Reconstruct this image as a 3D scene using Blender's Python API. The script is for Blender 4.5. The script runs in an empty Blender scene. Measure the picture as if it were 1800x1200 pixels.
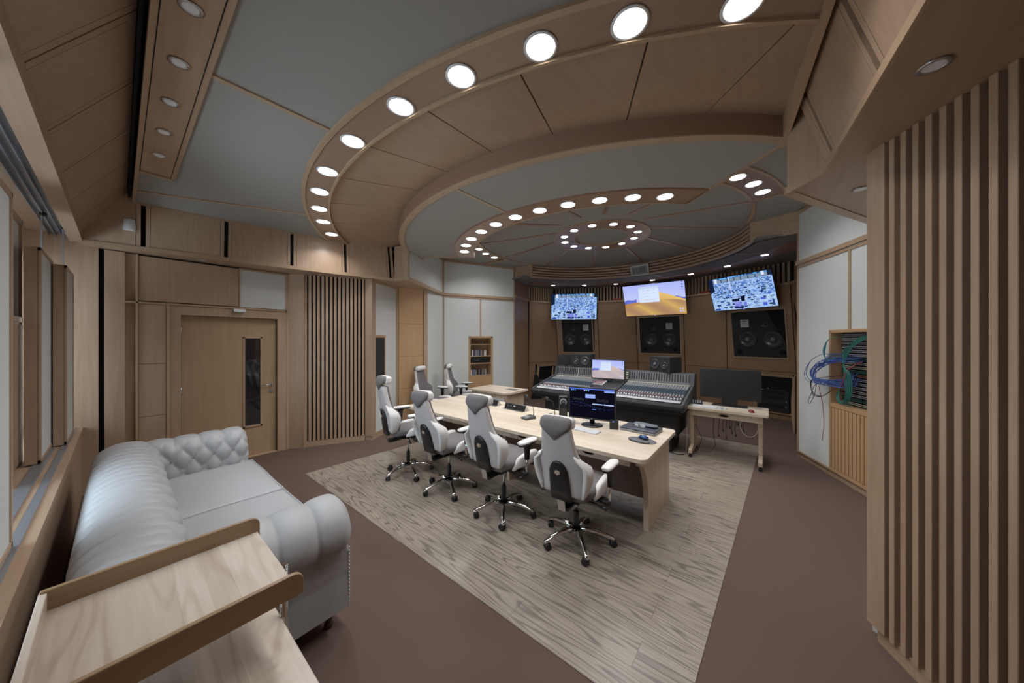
import bpy, bmesh, math, random
from mathutils import Vector, Matrix
random.seed(7)
S = bpy.context.scene
C = S.collection
PI = math.pi

# ------------------------------------------------------------------ camera
F_PX = 555.0
YAW = math.radians(38.8114)
cam_d = bpy.data.cameras.new('camera')
cam = bpy.data.objects.new('camera', cam_d)
C.objects.link(cam)
cam.location = (2.46, 0.0, 1.75)
cam.rotation_euler = (PI / 2, 0, YAW)
cam_d.sensor_width = 36.0
cam_d.lens = 36.0 * F_PX / 1800.0
cam_d.shift_y = -3.5 / 1800.0
cam_d.clip_start = 0.03
S.camera = cam
S.view_settings.view_transform = 'Standard'
S.view_settings.look = 'None'
S.view_settings.gamma = 1.0
S.view_settings.use_curve_mapping = False
S.view_settings.exposure = 0.0

# ------------------------------------------------------------------ world (overcast daylight seen through the window)
W = bpy.data.worlds.new('daylight')
S.world = W
W.use_nodes = True
bg = W.node_tree.nodes['Background']
bg.inputs[0].default_value = (0.72, 0.84, 1.0, 1)
bg.inputs[1].default_value = 7.5
LAMP_W = 4.6          # watts of one lit ceiling downlight

# ------------------------------------------------------------------ materials
def newmat(name):
    m = bpy.data.materials.new(name)
    m.use_nodes = True
    nt = m.node_tree
    return m, nt, nt.nodes['Principled BSDF']

def plain(name, col, rough=0.5, metal=0.0, bump=0.0, bscale=200.0, spec=None):
    m, nt, b = newmat(name)
    b.inputs['Base Color'].default_value = (*col, 1)
    b.inputs['Roughness'].default_value = rough
    b.inputs['Metallic'].default_value = metal
    if spec is not None:
        b.inputs['Specular IOR Level'].default_value = spec
    tc = nt.nodes.new('ShaderNodeTexCoord')
    n = nt.nodes.new('ShaderNodeTexNoise')
    n.inputs['Scale'].default_value = bscale
    nt.links.new(tc.outputs['Object'], n.inputs['Vector'])
    mx = nt.nodes.new('ShaderNodeMixRGB')
    mx.inputs[0].default_value = 0.06
    mx.inputs[1].default_value = (*col, 1)
    nt.links.new(n.outputs['Fac'], mx.inputs[2])
    mx.blend_type = 'OVERLAY'
    nt.links.new(mx.outputs[0], b.inputs['Base Color'])
    if bump > 0:
        bp = nt.nodes.new('ShaderNodeBump')
        bp.inputs['Strength'].default_value = bump
        bp.inputs['Distance'].default_value = 0.002
        nt.links.new(n.outputs['Fac'], bp.inputs['Height'])
        nt.links.new(bp.outputs[0], b.inputs['Normal'])
    return m

def wood(name, c1, c2, along='z', scale=1.0, rough=0.34, rings=0.0, staves=0.0, stave_axis='x', contrast=0.5):
    """grain stretched along one axis; rings = cathedral figure; staves = glued strips of varied tone"""
    m, nt, b = newmat(name)
    N = nt.nodes; L = nt.links
    tc = N.new('ShaderNodeTexCoord')
    mp = N.new('ShaderNodeMapping')
    s = {'x': (0.9, 14, 14), 'y': (14, 0.9, 14), 'z': (14, 14, 0.9)}[along]
    mp.inputs['Scale'].default_value = [v * scale for v in s]
    L.new(tc.outputs['Object'], mp.inputs['Vector'])
    n = N.new('ShaderNodeTexNoise'); n.inputs['Scale'].default_value = 2.2
    n.inputs['Detail'].default_value = 6; n.inputs['Roughness'].default_value = 0.6
    L.new(mp.outputs[0], n.inputs['Vector'])
    fac = n.outputs['Fac']
    n2 = N.new('ShaderNodeTexNoise'); n2.inputs['Scale'].default_value = 0.9; n2.inputs['Detail'].default_value = 2
    L.new(tc.outputs['Object'], n2.inputs['Vector'])
    ad = N.new('ShaderNodeMath'); ad.operation = 'ADD'
    L.new(fac, ad.inputs[0]); L.new(n2.outputs['Fac'], ad.inputs[1])
    hf = N.new('ShaderNodeMath'); hf.operation = 'MULTIPLY'; hf.inputs[1].default_value = 0.5
    L.new(ad.outputs[0], hf.inputs[0]); fac = hf.outputs[0]
    if rings > 0:
        mp2 = N.new('ShaderNodeMapping')
        k = {'x': (0.55, 3.6, 3.6), 'y': (3.6, 0.55, 3.6), 'z': (3.6, 3.6, 0.55)}[along]
        mp2.inputs['Scale'].default_value = k
        L.new(tc.outputs['Object'], mp2.inputs['Vector'])
        n3 = N.new('ShaderNodeTexNoise'); n3.inputs['Scale'].default_value = 1.3; n3.inputs['Detail'].default_value = 1.5
        L.new(mp2.outputs[0], n3.inputs['Vector'])
        mu = N.new('ShaderNodeMath'); mu.operation = 'MULTIPLY'; mu.inputs[1].default_value = 85.0
        L.new(n3.outputs['Fac'], mu.inputs[0])
        sn = N.new('ShaderNodeMath'); sn.operation = 'SINE'; L.new(mu.outputs[0], sn.inputs[0])
        pw = N.new('ShaderNodeMapRange'); pw.inputs[1].default_value = 0.2; pw.inputs[2].default_value = 1.0
        pw.inputs[3].default_value = 0.0; pw.inputs[4].default_value = -rings
        L.new(sn.outputs[0], pw.inputs[0])
        a2 = N.new('ShaderNodeMath'); a2.operation = 'ADD'
        L.new(fac, a2.inputs[0]); L.new(pw.outputs[0], a2.inputs[1]); fac = a2.outputs[0]
    if staves > 0:
        sp = N.new('ShaderNodeSeparateXYZ'); L.new(tc.outputs['Object'], sp.inputs[0])
        dv = N.new('ShaderNodeMath'); dv.operation = 'DIVIDE'; dv.inputs[1].default_value = staves
        L.new(sp.outputs[{'x': 0, 'y': 1, 'z': 2}[stave_axis]], dv.inputs[0])
        fl = N.new('ShaderNodeMath'); fl.operation = 'FLOOR'; L.new(dv.outputs[0], fl.inputs[0])
        wn = N.new('ShaderNodeTexWhiteNoise'); wn.noise_dimensions = '1D'; L.new(fl.outputs[0], wn.inputs['W'])
        mr = N.new('ShaderNodeMapRange'); mr.inputs[3].default_value = -0.16; mr.inputs[4].default_value = 0.16
        L.new(wn.outputs['Value'], mr.inputs[0])
        a3 = N.new('ShaderNodeMath'); a3.operation = 'ADD'
        L.new(fac, a3.inputs[0]); L.new(mr.outputs[0], a3.inputs[1]); fac = a3.outputs[0]
    cr = N.new('ShaderNodeValToRGB')
    cr.color_ramp.elements[0].position = 0.5 - 0.5 * contrast; cr.color_ramp.elements[0].color = (*c1, 1)
    cr.color_ramp.elements[1].position = 0.5 + 0.5 * contrast; cr.color_ramp.elements[1].color = (*c2, 1)
    L.new(fac, cr.inputs[0]); L.new(cr.outputs[0], b.inputs['Base Color'])
    b.inputs['Roughness'].default_value = rough
    return m

MAPLE = ((0.33, 0.215, 0.138), (0.50, 0.355, 0.25))
M = {}
M['maple_z'] = wood('maple veneer upright grain', *MAPLE, 'z')
M['maple_x'] = wood('maple veneer grain along x', *MAPLE, 'x')
M['maple_y'] = wood('maple veneer grain along y', *MAPLE, 'y')
M['maple_ceil'] = wood('ceiling maple veneer', (0.31, 0.20, 0.13), (0.44, 0.31, 0.21), 'y', 0.7)
M['honey_z'] = wood('honey maple panel', (0.42, 0.25, 0.125), (0.56, 0.36, 0.20), 'z')
M['trim'] = wood('pale maple trim', (0.36, 0.24, 0.15), (0.49, 0.35, 0.23), 'z', 1.5)
M['backwall'] = wood('pear wood wall panel', (0.29, 0.175, 0.10), (0.40, 0.26, 0.16), 'z', 1.3)
M['ring'] = wood('brown ring veneer', (0.27, 0.17, 0.115), (0.36, 0.24, 0.17), 'x', 0.8, rough=0.3)
M['fascia'] = plain('dark maple fascia', (0.30, 0.17, 0.115), 0.4)
M['door'] = wood('door veneer', (0.36, 0.235, 0.135), (0.48, 0.335, 0.205), 'z', 0.8)
M['ash_x'] = wood('pale ash worktop', (0.50, 0.40, 0.295), (0.77, 0.68, 0.56), 'x', 1.1, rings=0.14, staves=0.09, stave_axis='y', contrast=0.75)
M['ash_z'] = wood('pale ash board', (0.42, 0.315, 0.225), (0.62, 0.50, 0.385), 'z', 0.8, staves=0.075, stave_axis='y', contrast=0.75)
M['ash_tray'] = wood('ash tray board', (0.40, 0.31, 0.24), (0.68, 0.59, 0.50), 'x', 1.6, rough=0.3, rings=0.16, staves=0.07, stave_axis='y', contrast=0.75)
M['oak_rail'] = wood('oak rail', (0.23, 0.14, 0.075), (0.36, 0.235, 0.135), 'y', 1.4)
M['walnut'] = wood('dark desk back board', (0.16, 0.10, 0.07), (0.25, 0.165, 0.115), 'x', 1.0)

def cloth(name, col):
    m, nt, b = newmat(name)
    N = nt.nodes; L = nt.links
    tc = N.new('ShaderNodeTexCoord')
    w = N.new('ShaderNodeTexNoise'); w.inputs['Scale'].default_value = 420; w.inputs['Detail'].default_value = 3
    L.new(tc.outputs['Object'], w.inputs['Vector'])
    mr = N.new('ShaderNodeMapRange'); mr.inputs[3].default_value = 0.86; mr.inputs[4].default_value = 1.12
    L.new(w.outputs['Fac'], mr.inputs[0])
    mx = N.new('ShaderNodeVectorMath'); mx.operation = 'SCALE'; mx.inputs[0].default_value = col
    L.new(mr.outputs[0], mx.inputs['Scale']); L.new(mx.outputs[0], b.inputs['Base Color'])
    b.inputs['Roughness'].default_value = 0.95
    bp = N.new('ShaderNodeBump'); bp.inputs['Strength'].default_value = 0.25; bp.inputs['Distance'].default_value = 0.001
    L.new(w.outputs['Fac'], bp.inputs['Height']); L.new(bp.outputs[0], b.inputs['Normal'])
    return m
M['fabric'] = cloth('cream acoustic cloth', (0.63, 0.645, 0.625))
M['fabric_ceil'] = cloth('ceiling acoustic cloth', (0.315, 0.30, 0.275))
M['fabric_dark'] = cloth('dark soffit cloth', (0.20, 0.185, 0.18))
M['carpet'] = cloth('brown carpet', (0.115, 0.073, 0.056))
M['grey_fab'] = cloth('grey chair cloth', (0.150, 0.138, 0.138))
M['rug'] = cloth('grey woven rug', (0.18, 0.16, 0.15))
M['leather'] = plain('ivory leather', (0.385, 0.385, 0.39), 0.5, bump=0.1, bscale=350)
M['chair_white'] = plain('white chair leather', (0.72, 0.70, 0.68), 0.45, bump=0.06, bscale=400)
M['chair_back'] = plain('white chair back with painted shade', (0.53, 0.495, 0.48), 0.8, bump=0.1, bscale=500)  # white backrest, its colour greyed and warmed to carry the shade on it
M['black'] = plain('black plastic', (0.012, 0.012, 0.013), 0.38)
M['black_matt'] = plain('matt black', (0.02, 0.02, 0.021), 0.75)
M['void'] = plain('dark gap', (0.006, 0.006, 0.008), 0.9)
M['chrome'] = plain('polished chrome', (0.75, 0.75, 0.76), 0.12, 1.0)
M['steel'] = plain('brushed steel', (0.55, 0.55, 0.55), 0.3, 1.0)
M['alu'] = plain('anodised rail', (0.38, 0.41, 0.45), 0.4, 0.7)
M['gold'] = plain('pale emblem metal', (0.62, 0.5, 0.38), 0.35, 0.3)
M['white_pl'] = plain('white plastic', (0.72, 0.73, 0.74), 0.4)
M['lightgrey'] = plain('light grey plastic', (0.5, 0.5, 0.52), 0.4)
M['darkgrey'] = plain('dark grey panel', (0.06, 0.063, 0.068), 0.45)
M['midgrey'] = plain('mid grey panel', (0.14, 0.145, 0.15), 0.45)
M['cone'] = plain('speaker cone', (0.05, 0.052, 0.056), 0.22)
M['blueknob'] = plain('blue knobs', (0.045, 0.085, 0.13), 0.35)
M['greyknob'] = plain('grey knobs', (0.46, 0.47, 0.49), 0.35)
M['redknob'] = plain('red knobs', (0.50, 0.04, 0.03), 0.35)
M['redlamp'] = plain('red plastic bar', (0.30, 0.02, 0.02), 0.4)
M['cream_strip'] = plain('cream strip', (0.60, 0.57, 0.42), 0.4)
M['blue_cable'] = plain('blue cable', (0.035, 0.08, 0.27), 0.5)
M['green_cable'] = plain('green cable', (0.02, 0.15, 0.12), 0.5)
M['red_cable'] = plain('red cable', (0.35, 0.03, 0.05), 0.5)
M['orange_cable'] = plain('rust cable', (0.30, 0.10, 0.06), 0.5)
M['white_cable'] = plain('white cable', (0.6, 0.6, 0.6), 0.5)
M['black_cable'] = plain('black cable', (0.015, 0.015, 0.016), 0.5)
M['foot'] = plain('dark turned wood', (0.07, 0.045, 0.035), 0.3)
M['rubber'] = plain('grey rubber', (0.10, 0.10, 0.105), 0.6)
M['tin'] = plain('laptop silver', (0.30, 0.31, 0.33), 0.35, 0.6)
M['navy'] = plain('dark laptop lid', (0.045, 0.05, 0.07), 0.35)
M['pouch'] = plain('slate pouch', (0.10, 0.12, 0.135), 0.7)
M['bluemouse'] = plain('blue mouse shell', (0.02, 0.06, 0.18), 0.25)
M['redmouse'] = plain('red mouse shell', (0.18, 0.02, 0.03), 0.25)
M['lcd'] = plain('lcd grey', (0.20, 0.23, 0.22), 0.3)
M['blind'] = plain('painted reveal', (0.75, 0.78, 0.82), 0.6)

def emis(name, col, st):
    m = bpy.data.materials.new(name); m.use_nodes = True
    nt = m.node_tree; nt.nodes.clear()
    e = nt.nodes.new('ShaderNodeEmission'); o = nt.nodes.new('ShaderNodeOutputMaterial')
    e.inputs[0].default_value = (*col, 1); e.inputs[1].default_value = st
    nt.links.new(e.outputs[0], o.inputs[0]); return m
M['lamp'] = emis('lit diffuser', (1.0, 0.98, 0.96), 9.0)
M['lamp_off'] = plain('lens with painted reflection', (0.8, 0.82, 0.85), 0.15)  # unlit lens, window reflection put into its bright bluish colour
M['greenled'] = emis('green led', (0.1, 1, 0.3), 2.0)
M['blueled'] = emis('blue led', (0.15, 0.25, 1), 2.0)

def vcol_emis(name, st):
    m = bpy.data.materials.new(name); m.use_nodes = True
    nt = m.node_tree; nt.nodes.clear()
    e = nt.nodes.new('ShaderNodeEmission'); o = nt.nodes.new('ShaderNodeOutputMaterial')
    a = nt.nodes.new('ShaderNodeVertexColor'); a.layer_name = 'pic'
    nt.links.new(a.outputs[0], e.inputs[0]); e.inputs[1].default_value = st
    nt.links.new(e.outputs[0], o.inputs[0]); return m
M['screen'] = vcol_emis('lit screen picture', 1.0)

def glass_mat():
    m, nt, b = newmat('thin window glass')
    g = nt.nodes.new('ShaderNodeBsdfGlossy'); g.inputs['Roughness'].default_value = 0.01
    t = nt.nodes.new('ShaderNodeBsdfTransparent'); t.inputs[0].default_value = (0.93, 0.96, 0.95, 1)
    f = nt.nodes.new('ShaderNodeFresnel'); f.inputs[0].default_value = 1.3
    x = nt.nodes.new('ShaderNodeMixShader')
    nt.links.new(f.outputs[0], x.inputs[0]); nt.links.new(t.outputs[0], x.inputs[1]); nt.links.new(g.outputs[0], x.inputs[2])
    nt.links.new(x.outputs[0], nt.nodes['Material Output'].inputs[0])
    return m
M['glass'] = glass_mat()
def darkglass():
    m, nt, b = newmat('dark door glass')
    b.inputs['Base Color'].default_value = (0.012, 0.013, 0.016, 1)
    b.inputs['Roughness'].default_value = 0.04
    b.inputs['Specular IOR Level'].default_value = 0.7
    return m
M['doorglass'] = darkglass()

def plank_mat():
    m, nt, b = newmat('limed oak planks')
    N = nt.nodes; L = nt.links
    tc = N.new('ShaderNodeTexCoord')
    br = N.new('ShaderNodeTexBrick')
    br.offset = 0.37; br.inputs['Scale'].default_value = 1.0
    br.inputs['Brick Width'].default_value = 1.9; br.inputs['Row Height'].default_value = 0.19
    br.inputs['Mortar Size'].default_value = 0.0012; br.inputs['Mortar Smooth'].default_value = 0.2
    br.inputs['Color1'].default_value = (0.0, 0, 0, 1); br.inputs['Color2'].default_value = (1, 1, 1, 1)
    br.inputs['Mortar'].default_value = (0.5, 0.5, 0.5, 1)
    L.new(tc.outputs['Object'], br.inputs['Vector'])
    # shift the grain per plank row
    sc = N.new('ShaderNodeVectorMath'); sc.operation = 'SCALE'; sc.inputs['Scale'].default_value = 7.0
    L.new(br.outputs['Color'], sc.inputs[0])
    av = N.new('ShaderNodeVectorMath'); av.operation = 'ADD'
    L.new(tc.outputs['Object'], av.inputs[0]); L.new(sc.outputs[0], av.inputs[1])
    mp = N.new('ShaderNodeMapping'); mp.inputs['Scale'].default_value = (0.42, 5.2, 1)
    L.new(av.outputs[0], mp.inputs['Vector'])
    n = N.new('ShaderNodeTexNoise'); n.inputs['Scale'].default_value = 1.0; n.inputs['Detail'].default_value = 2.2
    n.inputs['Roughness'].default_value = 0.45
    L.new(mp.outputs[0], n.inputs['Vector'])
    mu = N.new('ShaderNodeMath'); mu.operation = 'MULTIPLY'; mu.inputs[1].default_value = 120.0
    L.new(n.outputs['Fac'], mu.inputs[0])
    sn = N.new('ShaderNodeMath'); sn.operation = 'SINE'; L.new(mu.outputs[0], sn.inputs[0])
    mr = N.new('ShaderNodeMapRange'); mr.inputs[1].default_value = 0.35; mr.inputs[2].default_value = 1.0
    L.new(sn.outputs[0], mr.inputs[0])
    mp3 = N.new('ShaderNodeMapping'); mp3.inputs['Scale'].default_value = (3, 60, 1)
    L.new(tc.outputs['Object'], mp3.inputs['Vector'])
    n4 = N.new('ShaderNodeTexNoise'); n4.inputs['Scale'].default_value = 1.5; n4.inputs['Detail'].default_value = 5
    L.new(mp3.outputs[0], n4.inputs['Vector'])
    cr = N.new('ShaderNodeValToRGB')
    cr.color_ramp.elements[0].position = 0.3; cr.color_ramp.elements[0].color = (0.255, 0.212, 0.168, 1)
    cr.color_ramp.elements[1].position = 0.7; cr.color_ramp.elements[1].color = (0.385, 0.332, 0.268, 1)
    L.new(n4.outputs['Fac'], cr.inputs[0])
    mx = N.new('ShaderNodeMixRGB'); mx.blend_type = 'MULTIPLY'
    mx.inputs[2].default_value = (0.46, 0.45, 0.46, 1)
    m2 = N.new('ShaderNodeMath'); m2.operation = 'MULTIPLY'; m2.inputs[1].default_value = 0.85
    L.new(mr.outputs[0], m2.inputs[0]); L.new(m2.outputs[0], mx.inputs[0]); L.new(cr.outputs[0], mx.inputs[1])
    mx2 = N.new('ShaderNodeMixRGB'); mx2.blend_type = 'MULTIPLY'; mx2.inputs[2].default_value = (0.35, 0.33, 0.3, 1)
    L.new(br.outputs['Fac'], mx2.inputs[0]); L.new(mx.outputs[0], mx2.inputs[1])
    L.new(mx2.outputs[0], b.inputs['Base Color'])
    b.inputs['Roughness'].default_value = 0.33
    return m
M['planks'] = plank_mat()

# ------------------------------------------------------------------ mesh helpers
class MB:
    def __init__(s): s.v = []; s.f = []; s.sm = []
    def add(s, vs, fs, smooth=False):
        o = len(s.v); s.v += [tuple(v) for v in vs]
        for f in fs: s.f.append([i + o for i in f]); s.sm.append(smooth)
        return s
    def box(s, x0, x1, y0, y1, z0, z1, mat=None):
        vs = [Vector((x, y, z)) for z in (z0, z1) for y in (y0, y1) for x in (x0, x1)]
        if mat is not None: vs = [mat @ v for v in vs]
        return s.add(vs, [(0, 2, 3, 1), (4, 5, 7, 6), (0, 1, 5, 4), (2, 6, 7, 3), (0, 4, 6, 2), (1, 3, 7, 5)])
    def wallbox(s, p, q, z0, z1, t0, t1, a=0.0, b=1.0, absm=False):
        """box on the vertical line p-q between fractions a..b; t0..t1 = offsets along the left normal of p->q"""
        P = Vector((p[0], p[1])); Q = Vector((q[0], q[1])); d = Q - P; Ln = d.length; d.normalize()
        n = Vector((-d.y, d.x))
        if not absm: a *= Ln; b *= Ln
        pts = [P + d * a + n * t0, P + d * b + n * t0, P + d * b + n * t1, P + d * a + n * t1]
        return s.prism([(v.x, v.y) for v in pts], z0, z1)
    def prism(s, poly, z0, z1):
        n = len(poly)
        vs = [(x, y, z0) for x, y in poly] + [(x, y, z1) for x, y in poly]
        fs = [list(range(n))[::-1], list(range(n, 2 * n))] + [(i, (i + 1) % n, n + (i + 1) % n, n + i) for i in range(n)]
        return s.add(vs, fs)
    def extrude(s, poly3, vec, smooth=False):
        n = len(poly3); v = Vector(vec)
        vs = [Vector(p) for p in poly3] + [Vector(p) + v for p in poly3]
        fs = [list(range(n))[::-1], list(range(n, 2 * n))]
        s.add(vs, fs)
        o = len(s.v) - 2 * n
        for i in range(n):
            s.f.append([o + i, o + (i + 1) % n, o + n + (i + 1) % n, o + n + i]); s.sm.append(smooth)
        return s
    def loft(s, rings, caps=True, closed=True, smooth=True):
        n = len(rings[0]); o = len(s.v)
        for r in rings: s.v += [tuple(p) for p in r]
        for k in range(len(rings) - 1):
            for i in range(n if closed else n - 1):
                j = (i + 1) % n
                s.f.append([o + k * n + i, o + k * n + j, o + (k + 1) * n + j, o + (k + 1) * n + i]); s.sm.append(smooth)
        if caps:
            s.f.append([o + i for i in range(n)][::-1]); s.sm.append(False)
            s.f.append([o + (len(rings) - 1) * n + i for i in range(n)]); s.sm.append(False)
        return s
    def tube(s, pts, r, n=8, caps=True):
        pts = [Vector(p) for p in pts]
        rr = r if isinstance(r, (list, tuple)) else [r] * len(pts)
        rings = []
        up = Vector((0, 0, 1)); prev = None
        for i, p in enumerate(pts):
            t = (pts[min(i + 1, len(pts) - 1)] - pts[max(i - 1, 0)]).normalized()
            if prev is None:
                a = t.cross(up)
                if a.length < 1e-3: a = t.cross(Vector((1, 0, 0)))
                a.normalize()
            else:
                a = (prev - t * prev.dot(t))
                if a.length < 1e-4: a = t.cross(up)
                a.normalize()
            b = t.cross(a); prev = a
            rings.append([p + (a * math.cos(2 * PI * k / n) + b * math.sin(2 * PI * k / n)) * rr[i] for k in range(n)])
        return s.loft(rings, caps)
    def cyl(s, c, r, h, n=24, axis='z', r2=None, smooth=True):
        c = Vector(c); r2 = r if r2 is None else r2
        ax = {'x': Vector((1, 0, 0)), 'y': Vector((0, 1, 0)), 'z': Vector((0, 0, 1))}[axis] if isinstance(axis, str) else Vector(axis).normalized()
        a = ax.orthogonal().normalized(); b = ax.cross(a)
        R = [[c + ax * k * h + (a * math.cos(2 * PI * i / n) + b * math.sin(2 * PI * i / n)) * rad for i in range(n)] for k, rad in ((0, r), (1, r2))]
        return s.loft(R, True, True, smooth)
    def lathe(s, prof, mat=None, n=24, smooth=True, caps=True):
        rings = []
        for r, z in prof:
            ring = [Vector((r * math.cos(2 * PI * i / n), r * math.sin(2 * PI * i / n), z)) for i in range(n)]
            if mat is not None: ring = [mat @ v for v in ring]
            rings.append(ring)
        return s.loft(rings, caps, True, smooth)
    def ring(s, c, r0, r1, z0, z1, a0=0.0, a1=2 * PI, n=64):
        """annular sector, solid, between radii and heights; z may be tuple (inner, outer)"""
        full = abs(a1 - a0 - 2 * PI) < 1e-6
        z0i, z0o = z0 if isinstance(z0, tuple) else (z0, z0)
        z1i, z1o = z1 if isinstance(z1, tuple) else (z1, z1)
        rings = []
        for k in range(n + (0 if full else 1)):
            a = a0 + (a1 - a0) * k / n
            dx, dy = math.sin(a), -math.cos(a)      # angle measured from -Y towards +X
            rings.append([(c[0] + dx * r0, c[1] + dy * r0, z0i), (c[0] + dx * r1, c[1] + dy * r1, z0o),
                          (c[0] + dx * r1, c[1] + dy * r1, z1o), (c[0] + dx * r0, c[1] + dy * r0, z1i)])
        if full:
            rings.append(rings[0]); return s.loft(rings, False, True, False)
        return s.loft(rings, True, True, False)
    def build(s, name, mat, parent=None, bevel=0.0, sub=0, solid=0.0, wn=False):
        me = bpy.data.meshes.new(name)
        me.from_pydata(s.v, [], s.f); me.update()
        for p, k in zip(me.polygons, s.sm): p.use_smooth = k
        me.materials.append(mat if not isinstance(mat, str) else M[mat])
        bm = bmesh.new(); bm.from_mesh(me); bmesh.ops.recalc_face_normals(bm, faces=bm.faces); bm.to_mesh(me); bm.free()
        o = bpy.data.objects.new(name, me); C.objects.link(o)
        if parent is not None: o.parent = parent
        if bevel > 0:
            b = o.modifiers.new('bevel', 'BEVEL'); b.width = bevel; b.segments = 2; b.limit_method = 'ANGLE'; b.angle_limit = 0.6
        if sub:
            m = o.modifiers.new('sub', 'SUBSURF'); m.levels = sub; m.render_levels = sub
        return o

def tag(o, label=None, cat=None, group=None, kind=None):
    if label: o['label'] = label
    if cat: o['category'] = cat
    if group: o['group'] = group
    if kind: o['kind'] = kind
    return o
def thing(name, label, cat, loc=(0, 0, 0), rz=0.0, group=None, rot=None):
    o = bpy.data.objects.new(name, None); C.objects.link(o)
    o.empty_display_size = 0.1
    o.location = loc; o.rotation_euler = rot if rot is not None else (0, 0, rz)
    return tag(o, label, cat, group)
def struct(name, mb, mat, **k):
    o = mb.build(name, mat, **k); o['kind'] = 'structure'; return o
def copy_tree(o, parent=None):
    c = o.copy(); C.objects.link(c)
    if parent is not None: c.parent = parent
    for ch in list(o.children): copy_tree(ch, c)
    return c
def lerp(p, q, t): return tuple(a + (b - a) * t for a, b in zip(p, q))

# text as mesh
def text_part(name, s, size, mat, parent, loc, rot, depth=0.0006, align='CENTER'):
    cu = bpy.data.curves.new(name, 'FONT'); cu.body = s; cu.size = size; cu.extrude = depth; cu.align_x = align; cu.align_y = 'CENTER'
    t = bpy.data.objects.new(name, cu); C.objects.link(t)
    dg = bpy.context.evaluated_depsgraph_get()
    me = bpy.data.meshes.new_from_object(t.evaluated_get(dg))
    bpy.data.objects.remove(t); bpy.data.curves.remove(cu)
    me.name = name; me.materials.clear(); me.materials.append(M[mat])
    o = bpy.data.objects.new(name, me); C.objects.link(o); o.parent = parent
    o.location = loc; o.rotation_euler = rot
    return o

def picture(name, fn, w, h, nx, ny, parent, loc=(0, 0, 0), rot=(PI / 2, 0, 0)):
    """flat lit screen: a grid of coloured cells, fn(u,v)->rgb, v up"""
    vs = [((i / nx - 0.5) * w, (j / ny - 0.5) * h, 0) for j in range(ny + 1) for i in range(nx + 1)]
    fs = [(j * (nx + 1) + i, j * (nx + 1) + i + 1, (j + 1) * (nx + 1) + i + 1, (j + 1) * (nx + 1) + i) for j in range(ny) for i in range(nx)]
    me = bpy.data.meshes.new(name); me.from_pydata(vs, [], fs); me.update()
    ca = me.color_attributes.new('pic', 'FLOAT_COLOR', 'CORNER')
    k = 0
    for j in range(ny):
        for i in range(nx):
            c = fn((i + 0.5) / nx, (j + 0.5) / ny)
            for _ in range(4):
                ca.data[k].color = (c[0], c[1], c[2], 1); k += 1
    me.materials.append(M['screen'])
    o = bpy.data.objects.new(name, me); C.objects.link(o); o.parent = parent
    o.location = loc; o.rotation_euler = rot
    return o
#PART2
# ================================================================== THE ROOM
CX, CY = 0.0, 5.7                 # centre of the ceiling rings
ZA, ZB, ZC, ZD = 3.33, 3.335, 3.66, 3.33
ZL, ZR = 2.80, 2.85               # left and right ledge undersides
rad = math.radians

# ---- floor
floor = struct('floor', MB().box(-5.2, 4.6, -1.2, 11.0, -0.06, 0.0), 'carpet')
fl = MB().prism([(-2.22, 1.515), (2.165, 1.515), (2.385, 6.57), (-2.0, 6.60)], 0.0005, 0.004)
o = fl.build('plank_inlay', 'planks', floor); o['label'] = 'limed oak plank area'

# ---- plan points
Na, Nb, Nc = (-3.38, -0.28), (-2.75, 3.10), (-2.48, 3.20)
Ra, Rb, Rc = (3.04, -0.28), (2.765, 2.93), (2.585, 3.17)
I, J = (-3.50, 4.80), (-2.73, 6.56)
Ir, Jr = (3.45, 4.88), (2.83, 6.35)
K, Kr = (-3.05, 7.65), (3.15, 7.9)
B_, C_, D_, E_ = (-3.45, 1.68), (-3.385, 1.87), (-2.97, 2.68), (-2.87, 2.77)
F_, H_ = (-3.30, 3.50), (-3.15, 4.10)
# back wall vertices low / high (leans forward)
BW0 = [K, (-2.72, 8.95), (-1.53, 9.42), (-0.508, 9.85), (0.743, 9.85), (1.74, 9.42), (3.02, 8.98), Kr]
BW1 = [(-3.0, 7.6), (-2.66, 8.48), (-1.50, 8.97), (-0.508, 9.38), (0.743, 9.38), (1.72, 8.95), (2.84, 8.45), (3.1, 7.75)]
ZW = 2.88
def bw(i, t, z):
    """point on back wall facet i at fraction t and height z, plus outward (room side) normal"""
    k = z / ZW
    a = Vector((*lerp(BW0[i], BW1[i], k), z)); b = Vector((*lerp(BW0[i + 1], BW1[i + 1], k), z))
    p = a.lerp(b, t)
    a0 = Vector((*BW0[i], 0)); b0 = Vector((*BW0[i + 1], 0)); a1 = Vector((*BW1[i], ZW))
    n = (b0 - a0).cross(a1 - a0).normalized()
    if n.dot(Vector((0.2, 5, 1.5)) - p) < 0: n = -n
    return p, n
def bw_quad(i, t0, t1, z0, z1, off0, off1, mb):
    v = []
    for off in (off0, off1):
        for t, z in ((t0, z0), (t1, z0), (t1, z1), (t0, z1)):
            p, n = bw(i, t, z); v.append(p + n * off)
    mb.add(v, [(0, 1, 2, 3), (7, 6, 5, 4), (0, 4, 5, 1), (1, 5, 6, 2), (2, 6, 7, 3), (3, 7, 4, 0)])
    return mb

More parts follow.
